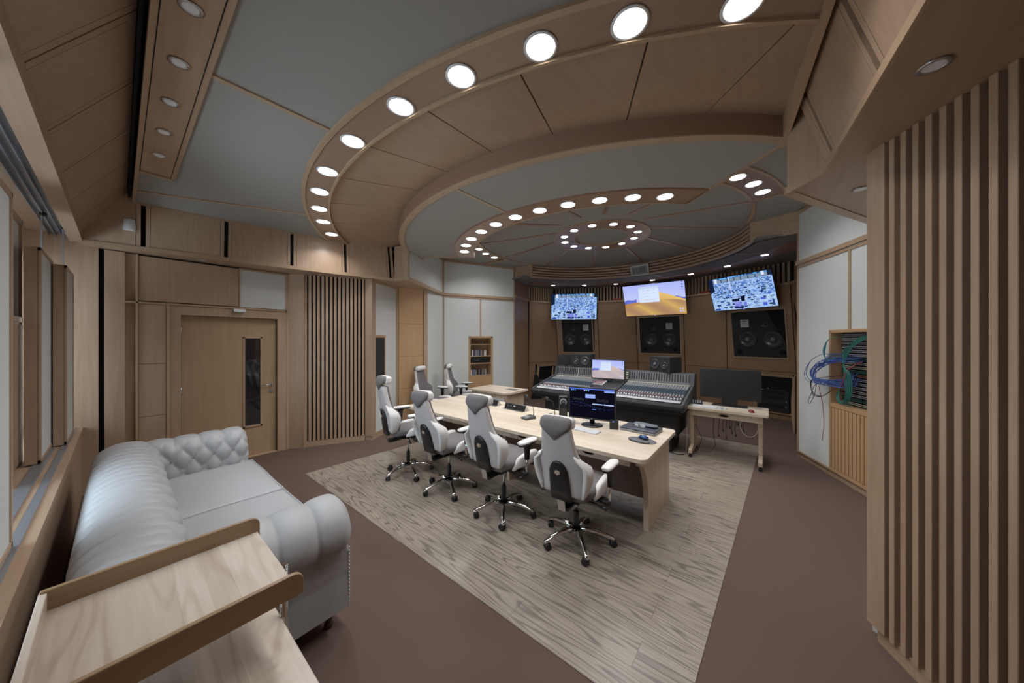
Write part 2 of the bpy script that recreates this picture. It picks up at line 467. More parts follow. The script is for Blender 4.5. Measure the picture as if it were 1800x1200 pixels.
# ---- left wall (door wall)
wl = struct('wall_left', MB().box(-3.95, -3.70, -0.9, 0.41, 0, 2.95).box(-3.95, -3.70, 1.67, 1.70, 0, 2.78).box(-3.95, -3.70, 0.41, 1.67, 2.20, 2.78), 'void')
def pane(x, y0, y1, z0, z1, mat, name='panel', th=0.06, par=wl, bev=0.0015):
    return MB().box(x - th, x, y0, y1, z0, z1).build(name, mat, par, bevel=bev)
MB().box(-3.70, -3.56, -0.9, 0.375, 0, 2.78).build('backing', 'void', wl)
MB().box(-3.70, -3.56, 0.375, 1.70, 2.22, 2.78).build('backing', 'void', wl)
pane(-3.50, -0.76, -0.15, 0, 2.93, 'maple_z')
pane(-3.50, -0.11, 0.042, 0, 2.79, 'maple_z')
pane(-3.545, 0.042, 0.122, 0, 2.79, 'maple_z')
pane(-3.488, 0.122, 0.143, 0, 2.79, 'trim', 'upright_trim', 0.08)
pane(-3.50, 0.146, 1.084, 2.228, 2.775, 'maple_z')
pane(-3.488, 1.087, 1.102, 2.21, 2.79, 'trim', 'upright_trim', 0.08)
pane(-3.503, 1.102, 1.655, 2.222, 2.765, 'fabric', 'fabric_panel')
pane(-3.488, 1.655, 1.672, 2.19, 2.79, 'trim', 'upright_trim', 0.08)
pane(-3.488, 0.042, 1.68, 2.19, 2.215, 'trim', 'rail', 0.09)
pane(-3.488, 1.102, 1.655, 2.765, 2.79, 'trim', 'rail', 0.05)
for z0, z1 in ((0.02, 0.795), (0.80, 1.446), (1.451, 2.186)):
    pane(-3.50, 0.146, 0.372, z0, z1, 'maple_z')
pane(-3.488, 0.376, 0.408, 0, 2.19, 'trim', 'upright_trim', 0.09)
pane(-3.488, 1.672, 1.70, 0, 2.79, 'trim', 'upright_trim', 0.12)
# pilaster and slats left
wl2 = struct('wall_left', MB().wallbox((-3.40, 1.90), D_, 0.08, ZL, 0.05, 0.12), 'void')
MB().wallbox((-3.488, 1.70), (-3.36, 1.86), 0, ZL, 0.0, 0.10).build('panel', 'maple_z', wl2, bevel=0.001)
MB().wallbox((-3.36, 1.86), (-3.352, 1.87), 0, ZL, -0.01, 0.10).build('upright_trim', 'trim', wl2)
MB().wallbox(C_, D_, 0.0, 0.08, -0.006, 0.05).build('plinth', 'maple_x', wl2)
Ln = math.dist(C_, D_)
for i in range(15):
    a = (i + 0.15) * Ln / 15
    MB().wallbox(C_, D_, 0.085, ZL, 0.0, 0.035, a, a + 0.038, absm=True).build('slat', 'maple_z', wl2, bevel=0.002)
MB().wallbox((-2.965, 2.675), (-2.855, 2.735), 0.075, ZL, 0.0, 0.12).build('pilaster', 'maple_z', wl2, bevel=0.002)
MB().wallbox((-2.965, 2.685), (-2.875, 2.735), 0.0, 0.075, 0.0, 0.12).build('plinth', 'maple_x', wl2)
# fabric wall with flush loudspeaker
wf = struct('wall_left', MB().wallbox((-2.86, 2.745), F_, 0.09, ZL, 0.01, 0.10), 'fabric')
MB().wallbox((-2.865, 2.75), F_, 0.0, 0.085, 0.0, 0.1).build('plinth', 'maple_x', wf)
MB().wallbox((-2.86, 2.745), F_, 0.085, 0.105, 0.0, 0.1).build('rail', 'trim', wf)
MB().wallbox((-2.86, 2.745), F_, ZL - 0.05, ZL, 0.0, 0.1).build('rail', 'trim', wf)
MB().wallbox((-3.275, 3.457), F_, 0.0, ZL, -0.012, 0.1).build('upright_trim', 'trim', wf)
MB().wallbox((-2.86, 2.745), (-2.87, 2.762), 0.09, ZL, -0.002, 0.1).build('upright_trim', 'trim', wf)
# honey panel
wg = struct('wall_left', MB().wallbox(F_, H_, 0, ZL, 0.02, 0.10), 'void')
for z0, z1 in ((0.02, 0.755), (0.76, 1.408), (1.413, 2.068), (2.073, ZL)):
    MB().wallbox(F_, H_, z0, z1, 0.0, 0.03, 0.03, 0.86).build('panel', 'honey_z', wg)
MB().wallbox(F_, H_, 0, ZL, -0.015, 0.1, 0.87, 1.0).build('upright_trim', 'trim', wg)
# fabric H - I
wh = struct('wall_left', MB().wallbox(H_, I, 0.10, ZL, 0.0, 0.1), 'fabric')
MB().wallbox(H_, I, 0, 0.10, -0.005, 0.1).build('plinth', 'maple_x', wh)
# wall I - J with shelving niche
def fabric_wall(name, P, Q, zt, sgn, holes):
    """lower and upper cloth fields with timber trims; sgn=+1: room on right of P->Q"""
    t0, t1 = (0.0, 0.1) if sgn > 0 else (-0.1, 0.0)
    f0, f1 = (-0.012, 0.0) if sgn > 0 else (0.0, 0.012)
    L_ = math.dist(P, Q)
    mb = MB()
    xs = [0.0] + [h for hh in holes for h in hh[:2]] + [L_]
    for k in range(0, len(xs), 2): mb.wallbox(P, Q, 0.1, zt, t0, t1, xs[k], xs[k + 1], absm=True)
    for a, b, z0, z1 in holes: mb.wallbox(P, Q, z1, zt, t0, t1, a, b, absm=True)
    mb.wallbox(P, Q, zt, ZC, t0, t1, 0, L_, absm=True)
    w = struct(name, mb, 'fabric')
    T = lambda a, b, z0, z1, nm, k=1.0, m='trim': MB().wallbox(P, Q, z0, z1, f0 * k + (0 if sgn < 0 else 0), f1 * k + (0.0 if sgn < 0 else 0.0), a, b, absm=True).build(nm, m, w, bevel=0.001)
    T(0, L_, zt - 0.045, zt - 0.012, 'rail'); T(0, L_, zt, zt + 0.055, 'rail', 2.5)
    T(0, L_, ZC - 0.06, ZC - 0.005, 'rail')
    T(0, 0.03, 0.1, ZC, 'upright_trim'); T(L_ - 0.035, L_, 0.1, ZC, 'upright_trim')
    T(0, L_, 0.085, 0.11, 'rail')
    MB().wallbox(P, Q, 0, 0.085, t0 + (0.02 if sgn > 0 else 0), t1 - (0.0 if sgn > 0 else 0.02), 0, L_, absm=True).build('plinth', 'maple_x', w)
    return w, T
Lij = math.dist(I, J)
n0 = 0.64; n1 = 1.28
wi, Tij = fabric_wall('wall_left', I, J, ZL, 1, [(n0, n1, 0.1, 1.83)])
Tij(n0 + 0.30, n0 + 0.33, 1.83, ZL - 0.045, 'upright_trim')
Lir = math.dist(Jr, Ir)
wr, Tjr = fabric_wall('wall_right', Jr, Ir, ZR, 1, [(0.70, 1.45, 0.1, 1.87)])
Tjr(1.02, 1.055, 1.87, ZR - 0.045, 'upright_trim')
# upper cloth wall from ledge corner to I, both sides
wu = struct('wall_left', MB().wallbox(Nc, I, ZL + 0.06, ZC, 0.0, 0.08), 'fabric')
MB().wallbox(Nc, I, ZL - 0.006, ZL + 0.055, -0.025, 0.05).build('rail', 'trim', wu)
MB().wallbox(Nc, I, ZC - 0.06, ZC, -0.012, 0.05).build('rail', 'trim', wu)
MB().wallbox(Nc, I, ZL, ZC, -0.02, 0.09, -0.012, 0.012, absm=True).build('upright_trim', 'maple_z', wu)
MB().wallbox((-3.485, 4.775), I, ZL, ZC, -0.014, 0.05).build('upright_trim', 'trim', wu)
wur = struct('wall_right', MB().wallbox(Rc, Ir, ZR + 0.02, ZC, -0.08, 0.0), 'fabric')
MB().wallbox(Rc, Ir, ZR - 0.006, ZR + 0.055, -0.05, 0.02).build('rail', 'trim', wur)
# end blocks between ledge and rings
struct('wall_left', MB().wallbox(Nb, Nc, ZL + 0.05, 3.42, 0.0, 0.05), 'maple_z')
struct('wall_right', MB().wallbox(Rb, Rc, ZR + 0.04, 3.62, -0.05, 0.0), 'maple_z')
# J - K boards, both sides
wj = struct('wall_left', MB().wallbox(J, K, 0, ZD, 0.0, 0.08), 'backwall')
MB().wallbox(J, K, 2.86, 2.93, -0.03, 0.0).build('rail', 'trim', wj)
struct('wall_right', MB().wallbox(Jr, Kr, 0, ZD, -0.08, 0.0), 'backwall')

# ---- right side: pilaster, slats
Dr, Cr = (2.975, 2.67), (3.44, 1.77)
wsr = struct('wall_right', MB().wallbox(Dr, Cr, 0.08, ZR, 0.05, 0.12), 'void')
MB().wallbox((2.925, 2.775), (2.975, 2.68), 0.09, ZR, 0.0, 0.25).build('pilaster', 'maple_z', wsr, bevel=0.002)
MB().wallbox((2.965, 2.76), Cr, 0.0, 0.085, 0.0, 0.06).build('plinth', 'trim', wsr)
for i in range(17):
    a = 0.008 + i * 0.0615
    MB().wallbox(Dr, Cr, 0.08, ZR, 0.012, 0.05, a, a + 0.030, absm=True).build('slat', 'maple_z', wsr, bevel=0.003)
struct('wall_right', MB().wallbox((2.96, 2.84), (3.35, 3.55), 0.0, ZR, -0.06, 0.0), 'fabric')
struct('wall_right', MB().wallbox((3.35, 3.55), (3.2, 4.15), 0.0, ZR, -0.1, 0.0), 'honey_z')
struct('wall_right', MB().wallbox((3.2, 4.15), Ir, 0.0, ZR, -0.1, 0.0), 'fabric')
struct('wall_right', MB().box(3.55, 3.70, -0.9, 1.80, 0, ZR), 'maple_z')
struct('wall_right', MB().box(3.44, 3.60, 1.66, 1.80, 0, ZR), 'maple_z')

# ---- back wall: leaning facets
WB = [struct('wall_back', bw_quad(i, -0.01, 1.01, 0.0, ZW, -0.08, -0.012, MB()), 'void') for i in range(7)]
SPK = {1: (0.14, 0.86), 3: (0.08, 0.92), 5: (0.13, 0.90)}   # facets with flush monitors (opening fractions)
for i in range(7):
    wb = WB[i]
    if i in (0, 5):   # equipment openings in the lower field
        o0, o1 = (0.20, 0.86) if i == 0 else (0.42, 0.97)
        for a, b, z0, z1 in ((0.008, o0, 0, 1.05), (o1, 0.992, 0, 1.05), (o0, o1, 1.0, 1.05), (o0, o1, 0, 0.16)):
            bw_quad(i, a, b, z0, z1, -0.012, 0.0, MB()).build('panel', 'backwall', wb)
    else:
        bw_quad(i, 0.008, 0.992, 0.0, 1.05, -0.012, 0.0, MB()).build('panel', 'backwall', wb)
    if i in SPK:
        a0, a1 = SPK[i]
        zb, zt = 1.36, 2.38
        for a, b, z0, z1 in ((0.008, a0, 1.06, ZW), (a1, 0.992, 1.06, ZW), (a0, a1, 1.06, zb), (a0, a1, zt, ZW)):
            bw_quad(i, a, b, z0, z1, -0.012, 0.0, MB()).build('panel', 'backwall', wb)
        for a, b, z0, z1 in ((a0 - 0.02, a0, zb - 0.03, zt + 0.02), (a1, a1 + 0.02, zb - 0.03, zt + 0.02), (a0, a1, zb - 0.03, zb), (a0, a1, zt, zt + 0.02)):
            bw_quad(i, a, b, z0, z1, 0.0, 0.02, MB()).build('opening_trim', 'trim', wb)
    else:
        bw_quad(i, 0.008, 0.992, 1.06, ZW, -0.012, 0.0, MB()).build('panel', 'backwall', wb)
# screw heads
for i in range(1, 6):
    mb = MB()
    for t in (0.03, 0.97):
        for z in (0.98, 1.12, 1.5, 1.95, 2.35, 2.8):
            p, n = bw(i, t, z); mb.cyl(p, 0.008, 0.002, 8, axis=n)
    mb.build('screw_heads', 'foot', WB[i])['kind'] = 'stuff'

# ledge and slat band above
TOPB = [Vector((*p, 0)) for p in BW1]
band = MB()
for i in range(7):
    p, q = BW1[i], BW1[i + 1]
    band.wallbox(p, q, ZW, ZD + 0.02, 0.10, 0.16)
wbb = struct('wall_back', band, 'void')
led = MB()
for i in range(7): led.wallbox(BW1[i], BW1[i + 1], ZW - 0.02, ZW + 0.025, -0.03, 0.14)
led.build('ledge', 'trim', wbb)
k = 0
for i in range(7):
    p, q = BW1[i], BW1[i + 1]; L_ = math.dist(p, q); nn = int(L_ / 0.085)
    for j in range(nn):
        a = (j + 0.2) * L_ / nn
        if k < 100:
            MB().wallbox(p, q, ZW + 0.025, ZD + 0.01, 0.05, 0.10, a, a + 0.045, absm=True).build('slat', 'trim', wbb); k += 1

# ---- ledges (soffit shelves) left and right
ll = struct('trim_1', MB().prism([Na, Nb, Nc, (-3.47, 4.76), (-3.95, 4.8), (-3.95, -0.28)], ZL, ZL + 0.045), 'maple_x')
ll2 = struct('trim_2', MB().prism([Ra, Rb, Rc, (3.42, 4.84), (3.9, 4.88), (3.9, -0.28)], ZR, ZR + 0.045), 'maple_ceil')
MB().wallbox(Na, Nb, ZL - 0.002, ZL + 0.047, -0.012, 0.001).wallbox(Nb, Nc, ZL - 0.002, ZL + 0.047, -0.012, 0.001).build('nose', 'trim', ll)
MB().wallbox(Rb, Ra, ZR - 0.002, ZR + 0.047, -0.012, 0.001).wallbox(Rc, Rb, ZR - 0.002, ZR + 0.047, -0.012, 0.001).build('nose', 'trim', ll2)
ll3 = struct('trim_3', MB().box(-3.5, 3.6, -0.345, -0.255, 2.83, 2.93), 'maple_x')
# ---- risers above the ledges
def riser(name, P, Q, P2, Q2, z0, z1, spans, mat='maple_z'):
    """leaning band between bottom line P-Q and top line P2-Q2; spans = (a,b) board extents in metres"""
    L_ = math.dist(P, Q)
    def pt(s, z, off=0.0):
        k = (z - z0) / (z1 - z0); t = s / L_
        a = Vector((*lerp(P, Q, t), 0)); b = Vector((*lerp(P2, Q2, t), 0))
        v = a.lerp(b, k); d = Vector((Q[0] - P[0], Q[1] - P[1], 0)).normalized(); n = Vector((-d.y, d.x, 0))
        v += n * off; v.z = z; return v
    def blk(a, b, o0, o1, m, nm, par=None, za=z0, zb=z1):
        v = [pt(s, z, o) for o in (o0, o1) for s, z in ((a, za), (b, za), (b, zb), (a, zb))]
        mb = MB().add(v, [(0, 1, 2, 3), (7, 6, 5, 4), (0, 4, 5, 1), (1, 5, 6, 2), (2, 6, 7, 3), (3, 7, 4, 0)])
        if par is None: return struct(nm, mb, m)
        return mb.build(nm, m, par)
    w = blk(0, L_, 0.032, 0.07, 'void', name)
    for a, b in spans: blk(a, b, 0.0, 0.022, mat, 'panel', w)
    return w
def spans_for(L_, first):
    out = []; s = first
    cuts = []
    while s < L_ + 0.2:
        cuts.append(s); s += 0.728
    prev = 0.0
    for c in cuts:
        for a, b in ((prev, c - 0.058), (c - 0.054, c - 0.02), (c + 0.02, c + 0.054)):
            if a < L_ and b > 0 and b > a: out.append((max(a, 0), min(b, L_)))
        prev = c + 0.058
    if prev < L_: out.append((prev, L_))
    return out
L_ = math.dist(Na, Nb)
riser('wall_left', Na, Nb, (-3.24, -0.28), (-2.85, 3.10), ZL + 0.045, 3.52, spans_for(L_, 0.463))
L_ = math.dist(Ra, Rb)
# right riser leans outwards and is set behind the ceiling edge
P, Q = Rb, Ra
riser('wall_right', (2.778, 2.93), (3.053, -0.28), (2.60, 2.93), (2.88, -0.28), ZR + 0.045, 3.50, spans_for(L_, 0.14))
# window-side coffer slope
P, Q = (3.1, -0.262), (-3.38, -0.262)
sp = []; x = 3.1; c0 = 3.1 - (-0.735 + 0.713 * 5)
s = c0; prev = 0.0
while s < 6.6:
    for a, b in ((prev, s - 0.06), (s - 0.057, s - 0.006), (s + 0.006, s + 0.057)):
        if b > 0 and b > a: sp.append((max(0, a), min(b, 6.48)))
    prev = s + 0.06; s += 0.713
if prev < 6.48: sp.append((prev, 6.48))
riser('ceiling', P, Q, (3.1, 0.055), (-3.38, 0.055), 2.93, 3.42, sp, 'maple_ceil')
struct('ceiling', MB().box(-3.3, 3.2, 0.058, 0.075, 3.38, 3.6).box(-3.3, 3.2, 0.03, 0.2, 3.56, 3.6), 'void')

# ---- window wall
ww = struct('wall_front', MB().box(-3.6, 3.6, -0.90, -0.62, 0, 0.70).box(-3.6, 3.6, -0.90, -0.76, 2.62, 2.95).box(-3.6, -3.42, -0.90, -0.76, 0.7, 2.7).box(0.9, 3.6, -0.90, -0.76, 0.7, 2.7), 'maple_z')
MB().box(-3.5, 3.55, -0.62, -0.29, 0.0, 0.70).build('under_sill_void', 'void', ww)
MB().box(-3.5, 3.55, -0.29, -0.262, 0.0, 0.735).build('front_board', 'maple_z', ww)
struct('trim_4', MB().box(-3.5, 3.55, -0.76, -0.255, 0.735, 0.765), 'maple_x')
struct('trim_5', MB().box(-3.5, 3.55, -0.335, -0.30, 0.765, 0.772).box(-3.5, 3.55, -0.425, -0.365, 0.765, 0.772), 'alu')
struct('trim_6', MB().box(-3.5, 3.55, -0.76, -0.345, 2.90, 2.95), 'maple_x')
r = MB()
for y in (-0.345, -0.385, -0.425, -0.465): r.box(-3.5, 3.55, y - 0.006, y, 2.86, 2.90)
r.box(-3.5, 3.55, -0.47, -0.345, 2.895, 2.90)
struct('trim_7', r, 'alu')
wn = struct('window_1', MB().box(-3.42, 0.9, -0.80, -0.76, 0.765, 0.80).box(-3.42, 0.9, -0.80, -0.76, 2.58, 2.62).box(-3.42, -3.38, -0.80, -0.76, 0.765, 2.6).box(0.86, 0.9, -0.80, -0.76, 0.765, 2.6).box(-1.25, -1.20, -0.80, -0.76, 0.765, 2.6), 'white_pl')
MB().box(-3.40, 0.88, -0.785, -0.781, 0.78, 2.6).build('pane', 'glass', wn)

# sliding acoustic panels
def slider(x0, x1, yf, z1, label, th=0.075, hang=()):
    t = thing('sliding_panel', label, 'acoustic panel', ((x0 + x1) / 2, yf - th / 2, 0.775), group='sliding acoustic panels in front of the window')
    w = (x1 - x0) / 2; h = z1 - 0.775
    f = MB()
    f.box(-w, w, -th / 2, th / 2 - 0.012, 0, h)
    f.box(-w, w, th / 2 - 0.02, th / 2, 0, 0.03).box(-w, w, th / 2 - 0.02, th / 2, h - 0.03, h)
    f.box(-w, -w + 0.03, th / 2 - 0.02, th / 2, 0, h).box(w - 0.03, w, th / 2 - 0.02, th / 2, 0, h)
    f.build('frame', 'maple_z', t, bevel=0.003)
    MB().box(-w + 0.03, w - 0.03, th / 2 - 0.012, th / 2 - 0.006, 0.03, h - 0.03).build('cloth_face', 'fabric', t)
    for hx in hang:
        hx -= (x0 + x1) / 2
        b = MB().box(hx - 0.02, hx + 0.02, -0.012, -0.004, h, 2.87 - 0.775).box(hx - 0.02, hx + 0.02, -0.012, 0.012, h - 0.0, h + 0.004)
        b.build('hanger', 'alu', t)
        MB().box(hx - 0.03, hx + 0.03, -0.018, 0.018, 2.845 - 0.775, 2.87 - 0.775).build('trolley_block', 'black_matt', t)
    return t
slider(-0.31, 0.40, -0.315, 2.44, 'nearest cream cloth sliding panel at the left edge of the photo', hang=(0.2,))
slider(-2.69, -1.98, -0.385, 2.475, 'middle cream sliding panel hanging between the nearest and the farthest one', hang=(-2.52,))
slider(-3.30, -2.60, -0.305, 2.44, 'farthest narrow sliding panel hanging beside the sunlit wood return', hang=(-2.98,))
t = thing('sliding_panel', 'slatted wood and cloth panel standing on the sill behind the nearest sliding panel', 'acoustic panel', (-1.80, -0.52, 0.767), group=None)
MB().box(-0.42, 0.42, -0.03, 0.02, 0, 1.12).box(-0.42, 0.42, -0.03, 0.03, 1.12, 1.16).box(-0.42, 0.42, -0.03, 0.03, 1.9, 1.94).box(-0.42, -0.39, -0.03, 0.03, 0, 1.94).box(0.39, 0.42, -0.03, 0.03, 0, 1.94).build('frame', 'maple_z', t)
MB().box(-0.39, 0.39, -0.01, 0.015, 1.16, 1.9).build('cloth_face', 'fabric', t)
for i in range(16):
    MB().box(-0.38 + i * 0.049, -0.345 + i * 0.049, 0.02, 0.035, 0.02, 1.1).build('slat', 'maple_z', t)

# ---- ceilings
def edge_r(a):
    """distance from ring centre to the outline of the front ceiling, angle a from -Y towards +X"""
    dx, dy = math.sin(a), -math.cos(a); best = 9.0
    for (x1, y1), (x2, y2) in (((-3.24, 0.115), (-2.80, 3.75)), ((2.88, 0.115), (2.55, 3.75)), ((-3.5, 0.115), (3.3, 0.115))):
        ex, ey = x2 - x1, y2 - y1
        den = dx * ey - dy * ex
        if abs(den) < 1e-9: continue
        t = ((x1 - CX) * ey - (y1 - CY) * ex) / den
        if t > 0: best = min(best, t)
    return best
def sector(mb, r0, r1, z0, z1, a0, a1, n=90, clip=True):
    """ring sector clipped by the ceiling outline. z as (inner, outer)"""
    z0i, z0o = z0 if isinstance(z0, tuple) else (z0, z0)
    z1i, z1o = z1 if isinstance(z1, tuple) else (z1, z1)
    rings = []
    for k in range(n + 1):
        a = a0 + (a1 - a0) * k / n
        ro = min(r1, edge_r(a)) if clip else r1
        if ro <= r0 + 1e-3:
            ro = r0 + 1e-3
            if clip and edge_r(a) < r0 - 0.002:
                if len(rings) > 1: mb.loft(rings, True, True, False)
                rings = []; continue
        kk = (ro - r0) / max(1e-6, (r1 - r0)) if r1 < 50 else 0
        zo0 = z0i + (z0o - z0i) * kk; zo1 = z1i + (z1o - z1i) * kk
        dx, dy = math.sin(a), -math.cos(a)
        rings.append([(CX + dx * r0, CY + dy * r0, z0i), (CX + dx * ro, CY + dy * ro, zo0), (CX + dx * ro, CY + dy * ro, zo1), (CX + dx * r0, CY + dy * r0, z1i)])
    if len(rings) > 1: mb.loft(rings, True, True, False)
    return mb
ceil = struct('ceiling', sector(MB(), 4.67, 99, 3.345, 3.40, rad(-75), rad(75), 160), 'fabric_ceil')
sector(MB(), 4.44, 4.69, ZA, 3.40, rad(-60), rad(60), 140).build('light_ring', 'ring', ceil)
sector(MB(), 4.665, 4.70, ZA - 0.008, ZA + 0.03, rad(-60), rad(60), 140).build('ring_bead', 'trim', ceil)
sector(MB(), 4.425, 4.447, ZA - 0.018, ZA + 0.06, rad(-60), rad(60), 140).build('ring_bead', 'trim', ceil)
cuts = [-1.4 + 9.35 * k for k in range(-6, 7)]
for a, b in zip(cuts[:-1], cuts[1:]):
    a_ = max(a + 0.07, -52); b_ = min(b - 0.07, 50)
    if b_ <= a_: continue
    sector(MB(), 3.57, 4.42, (3.475, 3.35), (3.50, 3.38), rad(a_), rad(b_), 10).build('panel', M['maple_ceil'], ceil)
sector(MB(), 3.5, 4.5, (3.51, 3.39), (3.53, 3.41), rad(-58), rad(54), 90).build('backing', 'void', ceil)
sector(MB(), 3.545, 3.575, 3.312, 3.50, rad(-52.3), rad(50), 100, False).build('fascia', 'fascia', ceil)
sector(MB(), 3.50, 3.578, 3.308, 3.318, rad(-52.3), rad(50), 100, False).build('fascia_edge', 'trim', ceil)
# cloth sector B with ring of lights
ANG0, ANG1 = rad(-52.3), rad(47.5)
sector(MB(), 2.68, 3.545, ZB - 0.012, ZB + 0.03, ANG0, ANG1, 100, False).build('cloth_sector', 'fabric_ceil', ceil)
sector(MB(), 2.37, 2.70, ZB - 0.02, ZB + 0.03, ANG0, ANG1, 100, False).build('light_ring', 'ring', ceil)
sector(MB(), 2.36, 2.375, ZB - 0.028, ZB + 0.05, ANG0, ANG1, 100, False).build('ring_bead', 'trim', ceil)
sector(MB(), 2.69, 2.715, ZB - 0.028, ZB, ANG0, ANG1, 100, False).build('ring_bead', 'fascia', ceil)
def radial(mb, a, r0, r1, w, z0, z1):
    dx, dy = math.sin(a), -math.cos(a); px, py = -dy * w / 2, dx * w / 2
    return mb.prism([(CX + dx * r0 - px, CY + dy * r0 - py), (CX + dx * r1 - px, CY + dy * r1 - py), (CX + dx * r1 + px, CY + dy * r1 + py), (CX + dx * r0 + px, CY + dy * r0 + py)], z0, z1)
radial(MB(), ANG0, 2.36, 3.56, 0.03, ZB - 0.02, ZC).build('end_trim', 'trim', ceil)
radial(MB(), ANG1, 2.36, 3.56, 0.03, ZB - 0.02, ZC).build('end_trim', 'trim', ceil)
radial(MB(), rad(-1.0), 2.70, 3.54, 0.035, ZB - 0.02, ZB).build('joint_trim', 'trim', ceil)
for a in (-26.5, -1.5, 22.8):
    rr = edge_r(rad(a))
    radial(MB(), rad(a), 4.70, rr, 0.034, 3.333, 3.35).build('joint_trim', 'trim', ceil)
# timber beam with small lights along the window side
MB().box(-2.1, 3.0, 0.105, 0.345, 3.325, 3.40).build('light_beam', 'maple_x', ceil)
MB().box(-2.1, 3.0, 0.117, 0.121, 3.322, 3.326).box(-2.1, 3.0, 0.312, 0.316, 3.322, 3.326).box(-2.07, -2.066, 0.117, 0.316, 3.322, 3.326).build('joint_line', 'void', ceil)
MB().box(-2.13, -2.10, 0.105, 0.345, 3.32, 3.40).box(-3.25, 3.0, 0.09, 0.115, 3.32, 3.40).build('joint_trim', 'trim', ceil)
def edgeline(mb, P, Q, w, z0, z1): return mb.wallbox(P, Q, z0, z1, -w / 2, w / 2)
edgeline(MB(), (-3.24, 0.1), (-2.80, 3.75), 0.03, 3.32, 3.37).build('edge_trim', 'trim', ceil)
edgeline(MB(), (2.88, 0.1), (2.565, 3.36), 0.035, 3.30, 3.46).build('edge_trim', 'trim', ceil)
# upper cloth ceiling C with radial trims
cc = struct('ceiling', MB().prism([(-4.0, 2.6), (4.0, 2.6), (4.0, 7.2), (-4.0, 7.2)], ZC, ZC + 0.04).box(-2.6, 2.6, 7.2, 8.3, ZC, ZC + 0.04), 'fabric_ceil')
Tm = [((-0.799, 4.052), (-0.204, 4.641)), ((0.088, 3.5), (0.197, 4.518)), ((1.1, 3.6), (0.554, 4.604)), ((1.7, 4.45), (0.843, 4.865)), ((2.335, 5.48), (0.966, 5.227)), ((2.092, 6.651), (0.88, 5.616)), ((1.295, 7.601), (0.678, 6.093)), ((0.108, 7.95), (0.201, 6.563)), ((-1.042, 7.715), (-0.297, 6.214)), ((-1.97, 6.92), (-0.699, 5.891)), ((-3.194, 5.822), (-0.67, 5.327)), ((-1.999, 4.526), (-0.48, 4.93))]
for P, Q in Tm: edgeline(MB(), P, Q, 0.05, ZC - 0.012, ZC).build('joint_trim', 'ring', cc)
MB().ring((CX, CY), 2.30, 2.345, ZC - 0.02, ZC, rad(47), rad(108), 40).build('ring_bead', 'trim', cc)
MB().ring((CX, CY), 2.30, 2.345, ZC - 0.02, ZC, rad(-112), rad(-50), 40).build('ring_bead', 'trim', cc)
MB().ring((CX, CY), 2.345, 2.66, ZC - 0.012, ZC, rad(40), rad(84), 40).build('light_ring', 'ring', cc)
MB().ring((CX, CY), 2.345, 2.62, ZC - 0.012, ZC, rad(-92), rad(-40), 40).build('light_ring', 'ring', cc)
MB().ring((CX, CY), 2.66, 2.69, ZC - 0.018, ZC, rad(40), rad(84), 40).build('ring_bead', 'trim', cc)
radial(MB(), rad(84), 2.3, 4.2, 0.03, ZC - 0.02, ZC).build('joint_trim', 'trim', cc)
radial(MB(), rad(-92), 2.3, 3.2, 0.03, ZC - 0.02, ZC).build('joint_trim', 'trim', cc)
MB().ring((0.07, 5.60), 0.50, 0.84, ZC - 0.02, ZC, n=64).build('light_ring', 'ring', cc)
MB().ring((0.07, 5.60), 0.48, 0.50, ZC - 0.026, ZC, n=64).build('ring_bead', 'trim', cc)
MB().ring((0.07, 5.60), 0.84, 0.86, ZC - 0.026, ZC, n=64).build('ring_bead', 'trim', cc)
# stepped curved fascia towards the monitors
cf = struct('ceiling', MB().ring((CX, CY), 2.445, 2.47, ZD, ZC + 0.02, rad(109), rad(247.5), 80), 'void')
for i in range(5):
    z = ZD + 0.005 + i * 0.067
    MB().ring((CX, CY), 2.385, 2.445, z, z + 0.044, rad(109), rad(247.5), 80).build('curved_slat', 'maple_x', cf)
pa = (CX + 2.385 * math.sin(rad(109)), CY - 2.385 * math.cos(rad(109)))
pb = (CX + 2.385 * math.sin(rad(247.5)), CY - 2.385 * math.cos(rad(247.5)))
MB().wallbox(pa, (2.95, 6.28), ZD, ZC + 0.02, 0, 0.04).build('end_board', 'maple_x', cf)
MB().wallbox((-2.80, 6.56), pb, ZD, ZC + 0.02, 0, 0.04).build('end_board', 'maple_x', cf)
# lower soffit D
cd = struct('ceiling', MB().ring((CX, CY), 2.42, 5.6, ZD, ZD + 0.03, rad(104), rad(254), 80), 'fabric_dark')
MB().ring((CX, CY), 2.94, 3.32, ZD - 0.012, ZD, rad(112), rad(240), 80).build('light_ring', 'fascia', cd)
for a in (125, 147, 172, 197, 222): radial(MB(), rad(a), 2.46, 2.94, 0.03, ZD - 0.008, ZD).build('joint_trim', 'fascia', cd)
# outer lid keeps daylight out
struct('ceiling', MB().box(-4.3, 4.6, -1.2, 11, 3.9, 4.0), 'void')
struct('wall_outer', MB().box(-5.2, -4.3, -1.2, 11, 0, 4.0).box(4.3, 4.6, -1.2, 11, 0, 4.0).box(-5.2, 4.6, 10.9, 11.0, 0, 4.0).box(-4.3, 4.6, -0.92, -0.90, 2.62, 3.95).box(-4.3, -3.5, -0.92, -0.9, 0, 4).box(3.5, 4.6, -0.92, -0.9, 0, 4), 'void')['kind'] = 'structure'

